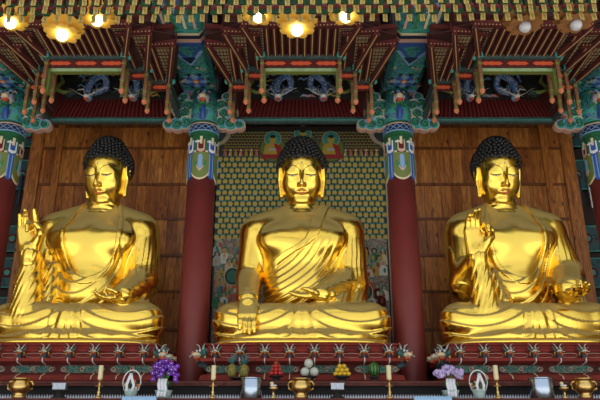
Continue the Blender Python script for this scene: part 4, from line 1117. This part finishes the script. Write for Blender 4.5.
# the fine upper rows
for i, py in enumerate(np.arange(133.5, 151, 2.9)):
    z = pz(py); n = 44; p = (X1-X0-.3)/n
    for k in range(n+1):
        x = X0+.15+p*(k+.5*(i % 2))
        if abs(x) > X1-.08-max(0, (146-py))*.028: continue
        mb.disc(x, z+.012, p*.40, .034, -.004, .004, 'ochre', 8); mb.disc(x, z-.004, p*.28, .026, -.007, .003, 'reddk' if i % 2 else 'dkgreen', 7)
z0, z1 = pz(156.2), pz(150.5)
mb.box((X0+.05, -.004, z0-.03), (X1-.05, 0, z0+.02), 'gbeam')
for k in range(30):
    x = X0+.12+(X1-X0-.24)*(k+.5)/30
    mb.xz([(x-.05, z0), (x+.05, z0), (x+.035, z1-.05), (x, z1-.02), (x-.035, z1-.05)], -.009, .005, 'ochre' if k % 3 else 'coral'); mb.disc(x, z1+.005, .032, .036, -.012, .004, 'cream' if k % 2 else 'coral', 8)
    mb.xz([(x+.055, z0), (x+.07, z0), (x+.07, z1), (x+.055, z1)], -.009, .004, 'reddk'); mb.xz([(x-.03, z0), (x-.012, z0), (x-.012, z1-.08), (x-.03, z1-.08)], -.012, .003, 'white' if k % 2 else 'blue')
# the painted crowd low down
zc = pz(238)
mb.box((X0+.04, -.004, 3.2), (X1-.04, 0, zc), 'crowd')
for k in range(84):
    s = -1 if k % 2 else 1; x = s*rr.uniform(1.2, X1-.14); z = zc-.10-(zc-.10-pz(320))*k/84+rr.uniform(-.05, .05); b = rr.choice(['teal', 'cream', 'orange', 'green', 'ltgrey', 'coral', 'ochre', 'reddk', 'white'])
    d = .0006*k
    mb.xz([(x-.11, z-.24), (x+.11, z-.24), (x+.10, z-.04), (x+.04, z+.03), (x-.04, z+.03), (x-.10, z-.04)], -.010-d, .006, b)
    mb.disc(x, z+.08, .08, .085, -.009-d, .005, rr.choice(['dkgreen', 'ochre', 'halog', 'teal', 'beige']), 12); mb.disc(x, z+.07, .04, .05, -.014-d, .005, 'skin', 9); mb.disc(x+rr.uniform(-.04, .04), z-.11, .035, .07, -.014-d, .005, rr.choice(['crimson', 'cream', 'blue', 'ochre', 'halog']), 7)
for px, py in ((235.5, 277), (361, 292)):
    mb.disc(px_(px), pz(py), .22, .24, -.075, .006, 'cream', 20); mb.disc(px_(px), pz(py), .20, .22, -.08, .006, 'dkgreen', 20); mb.disc(px_(px), pz(py), .14, .16, -.085, .006, 'halog', 20)
# three larger haloed figures along the top
for x, py in ((px_(272), 146.5), (px_(303), 141), (px_(332), 146.5)):
    z = pz(py); g = 1.27
    D = lambda dx, dz, rx, rz, y, m, n: mb.disc(x+dx*g, z+dz*g, rx*g, rz*g, y, .005, m, n)
    Q = lambda p, y, m: mb.xz([(x+a*g, z+b*g) for a, b in p], y, .005, m)
    D(0, -.06, .30, .33, -.020, 'gbeam', 22); D(0, -.06, .27, .30, -.026, 'olive', 22)
    D(0, .17, .19, .19, -.032, 'beige', 20); D(0, .17, .175, .175, -.038, 'teal', 20)
    Q([(-.26, -.30), (.26, -.30), (.22, -.18), (.10, -.12), (-.10, -.12), (-.22, -.18)], -.044, 'crimson')
    Q([(-.20, -.20), (.20, -.20), (.17, .0), (.06, .07), (-.06, .07), (-.17, .0)], -.050, 'ochre')
    Q([(.02, .06), (.17, .0), (.21, -.2), (.10, -.2)], -.056, 'crimson'); Q([(-.10, -.12), (.08, -.12), (.06, -.06), (-.08, -.06)], -.062, 'ltgrey')
    D(0, .15, .075, .095, -.056, 'ochre', 12); D(0, .215, .065, .04, -.062, 'black', 10)
mb.build('painted_panel', t)
mb = MB()
for s in (-1, 1):
    xa = s*(X1+.10)
    mb.box((min(xa, xa-s*.10), -.06, 2.0), (max(xa, xa-s*.10), .06, pz(149)), 'beige')
    pts = [(s*(X1+.10), pz(149)), (s*X1, pz(149)), (s*(X1-.10), pz(145.5)), (s*(X1-.25), pz(143)), (s*(X1-.36), pz(138)), (s*(X1-.40), pz(131)), (s*(X1-.28), pz(131)), (s*(X1-.25), pz(137)), (s*(X1-.16), pz(141.5)), (s*(X1-.02), pz(144))]
    mb.xz(pts, -.06, .05, 'beige')
    mb.xz([(s*(X1-.30), pz(131)), (s*(X1+.10), pz(131)), (s*(X1+.10), pz(148)), (s*(X1-.05), pz(145)), (s*(X1-.2), pz(141)), (s*(X1-.27), pz(136))], -.05, .06, 'gbeam')
mb.box((-X1-.1, -.06, ZT-.0), (X1+.1, .06, ZT+.12), 'dark')
mb.build('border', t)['label'] = 'pale beige painted border'
for s in (-1, 1):
    mb = MB(); mb.box((min(s*(X1+.11), s*(X1+.42)), -.10, 0), (max(s*(X1+.11), s*(X1+.42)), .10, ZT+.12), 'wood'); mb.build('side_post', t)

# painted timbers in the side bays, beyond the pine screens
for s, lab in ((-1, 'left of the left pine screen'), (1, 'right of the right pine screen')):
    t = thing('painted_timber_wall', 'dark teal painted timbers in the shadowed bay '+lab, 'wall panel', (s*9.6, 16.9, 0), 'painted timbers in the side bays')
    zz = [at(300, py, 16.8)[2] for py in (330, 288, 258, 252, 226, 190)]
    mb = MB(); mb.box((-2.2, 0, 0), (2.2, .10, 10.2), 'dark'); mb.build('backing', t)
    for a, b in ((zz[1], zz[2]), (zz[3], zz[4]), (zz[0]-.1, zz[1]-.25), (zz[5], zz[5]+.9), (zz[5]+1.3, zz[5]+2.1)):
        mb = MB(); mb.box((-2.2, -.12, min(a, b)), (2.2, 0, max(a, b)), 'tealpat')
        for z in (min(a, b), max(a, b)-.03): mb.box((-2.2, -.135, z), (2.2, 0, z+.03), 'teal')
        for k in range(5):
            x = -1.8+.9*k; z = (a+b)/2; mb.disc(x, z, .14, .14, -.135, .02, 'reddk', 12); mb.disc(x, z, .08, .08, -.145, .02, 'teal', 10)
        mb.build('painted_board', t)
    for k in range(6):
        x = -s*(2.1-.28*k); mb = MB(); mb.box((x-.035, -.2, zz[5]-.35-.1*(k % 3)), (x+.035, -.15, zz[5]+.55-.12*(k % 2)), 'white' if k % 2 == 0 else 'navy')
        mb.box((x-.02, -.19, zz[5]+.5-.12*(k % 2)), (x+.02, 0, zz[5]+.56-.12*(k % 2)), 'dark'); mb.build('hanging_strip', t)

# ------------------------------------------------------------------ lanterns and lotus lamps overhead
def lantern_meshes():
    a = MB(); a.lathe([(0, .025), (.045, .03), (.070, .07), (.073, .10), (.055, .15), (.03, .175), (0, .18)], (0, 0, 0), 'lred', 10)
    b = MB()
    for k in range(6):
        an = k*PI/3; c, s = math.cos(an), math.sin(an); c2, s2 = -s, c
        p = [(.01*c, .01*s, .022), (.055*c+.035*c2, .055*s+.035*s2, .024), (.082*c, .082*s, .05), (.055*c-.035*c2, .055*s-.035*s2, .024)]
        b.poly(p, (0, 0, 1), .006, 'lgreen')
    b.lathe([(0, .012), (.022, .014), (.03, .03), (0, .03)], (0, 0, 0), 'lgreen', 8)
    t = MB(); t.box((-.034, -.0015, -.135), (.034, .0015, -.008), 'tag'); t.box((-.004, -.003, -.01), (.004, .003, .02), 'black')
    for x, z0, z1 in ((-.006, -.10, -.04), (.006, -.115, -.03), (-.016, -.06, -.035), (.017, -.09, -.06)): t.box((x-.003, -.0025, z0), (x+.003, .0, z1), 'tagink')
    t.box((-.020, -.0025, -.125), (.020, 0, -.118), 'lred'); t.box((-.022, -.0025, -.025), (.022, 0, -.019), 'lred')
    w_ = MB(); w_.tube([(0, 0, .175), (0, 0, .268)], .003, 'black', 4)
    return a.mesh('paper_body'), b.mesh('green_leaves'), t.mesh('name_tag'), w_.mesh('cord')
LM = lantern_meshes()
proto = None; rr = random.Random(21)
def lantern(x, y, z, rot, row):
    global proto
    lab = 'small red and green paper lantern with yellow name tag in the %s hanging row' % row
    if proto is None:
        r = thing('hanging_lantern', lab, 'lantern'); proto = r
        for n, me, lb in zip(('paper_body', 'green_leaves', 'name_tag', 'cord'), LM, (None, 'green paper leaves', 'yellow paper name tag', None)):
            o = bpy.data.objects.new(n, me); C.objects.link(o); o.parent = r
            if lb: o['label'] = lb
    else: r = copy_tree(proto)
    r.location = (x, y, z); r.rotation_euler = (rr.uniform(-.06, .06), rr.uniform(-.10, .10), rot)
    r['label'] = lab; r['group'] = 'paper lanterns in the %s row' % row
    return r
LZ = 7.40
for i, (row, y0) in enumerate((('lowest', 8.03), ('second lowest', 7.82), ('third lowest', 7.62), ('topmost', 7.44))):
    off = .09*(i % 2)
    for k in range(52):
        x = -4.68+.18*k+off+rr.uniform(-.007, .007)
        y = y0-.010*x+rr.uniform(-.012, .012)
        if abs(x) < 4.75: lantern(x, y, LZ+rr.uniform(-.012, .012), rr.uniform(-.25, .25), row)
    mb = MB(); mb.tube([(-12, y0+.12, LZ+.30), (-6, y0+.06, LZ+.30), (0, y0, LZ+.29), (6, y0-.06, LZ+.30), (12, y0-.12, LZ+.30)], .006, 'black', 5)
    o = mb.build('lantern_wire'); tag(o, 'thin dark wire carrying the %s row of lanterns' % row, 'wire', 'lantern wires')
def lamp_meshes(lit):
    g = MB(); g.ball((0, 0, 0), .098, 'globe' if lit else 'globeoff', 18, 12)
    p = MB(); m = 'petal' if lit else 'petaloff'
    for ring, (n, L, w_, e0, z) in enumerate(((10, .29, .10, -.10, .07), (8, .22, .10, -.55, .06))):
        for k in range(n):
            a = 2*PI*(k+.5*ring)/n; c, s = math.cos(a), math.sin(a); pts = []
            for j in range(7):
                f = j/6; e = e0+.55*f
                pts.append((.06+L*f*math.cos(e*.8), z+.09*(1-ring)-L*f*(.35+.3*ring)+.10*f*f))
            V = []
            for j, (r_, zz) in enumerate(pts):
                f = j/6; ww = w_*math.sin(PI*min(.86, .25+.64*f))**.6
                for q in (-1, 0, 1): V.append((r_*c-q*ww*s, r_*s+q*ww*c, zz+.018*q*q))
            F = [(j*3+q, j*3+q+1, j*3+q+4, j*3+q+3) for j in range(6) for q in (0, 1)]
            n0 = len(V); V2 = V+[(x, y, zz+.006) for x, y, zz in V]
            p.add(V2, F+[tuple(i+n0 for i in reversed(f)) for f in F], m, True)
    c = MB(); c.lathe([(.07, .08), (.08, .12), (.05, .17), (.012, .19), (.01, .5)], (0, 0, 0), 'brass', 10)
    return g.mesh('globe'), p.mesh('petals'), c.mesh('fitting')
LL = {True: lamp_meshes(True), False: lamp_meshes(False)}
LAMPS = [(62, 35, 8.75, 1, 'lit yellow lotus lamp below the lanterns above the left Buddha'), (297, 30, 8.75, 1, 'lit yellow lotus lamp in the middle above the central Buddha'),
         (10, 23, 9.1, 1, 'lit yellow lotus lamp at the top left corner'), (97, 20.5, 9.1, 1, 'lit yellow lotus lamp half behind tags, right of the left one'),
         (258.5, 17, 9.1, 1, 'lit yellow lotus lamp half behind tags, left of the middle one'), (346, 17, 9.1, 1, 'lit yellow lotus lamp half behind tags, right of the middle one'),
         (525, 27, 8.75, 0, 'unlit lotus lamp with white globe, left one of the top right pair'), (576, 25, 8.75, 0, 'unlit lotus lamp with white globe in the top right corner')]
for px, py, Y, lit, lab in LAMPS:
    p = at(px, py, Y); r = thing('hanging_lotus_lamp', lab, 'lamp', p, 'lit lotus lamps' if lit else 'unlit lotus lamps')
    for n, me, lb in zip(('globe', 'petals', 'fitting'), LL[bool(lit)], ('glowing globe' if lit else 'unlit white globe', None, None)):
        o = bpy.data.objects.new(n, me); C.objects.link(o); o.parent = r
        if lb: o['label'] = lb
    mb = MB(); mb.tube([(0, 0, .5), (0, 0, 10.9-p[2])], .008, 'black', 5); mb.build('cable', r)

# ------------------------------------------------------------------ daylight, lamps, camera
w = bpy.data.worlds.new('sky'); bpy.context.scene.world = w; w.use_nodes = True
bg = w.node_tree.nodes['Background']; bg.inputs['Color'].default_value = (.86, .93, 1., 1); bg.inputs['Strength'].default_value = SKY
sun = bpy.data.objects.new('sun', bpy.data.lights.new('sun', 'SUN')); C.objects.link(sun); sun.data.energy = SUN; sun.data.angle = .02
sun.rotation_euler = (math.radians(-12), math.radians(38), 0)
cam = bpy.data.objects.new('camera', bpy.data.cameras.new('camera')); C.objects.link(cam)
cam.location = (0, 0, 1.6); cam.rotation_euler = (math.radians(90+19.7), 0, 0)
cam.data.sensor_width = 36; cam.data.lens = 643/600*36; cam.data.clip_end = 300
sc = bpy.context.scene; sc.camera = cam
sc.view_settings.view_transform = 'Standard'; sc.view_settings.look = 'None'; sc.view_settings.gamma = 1; sc.view_settings.exposure = EXPO
sc.cycles.use_denoising = True
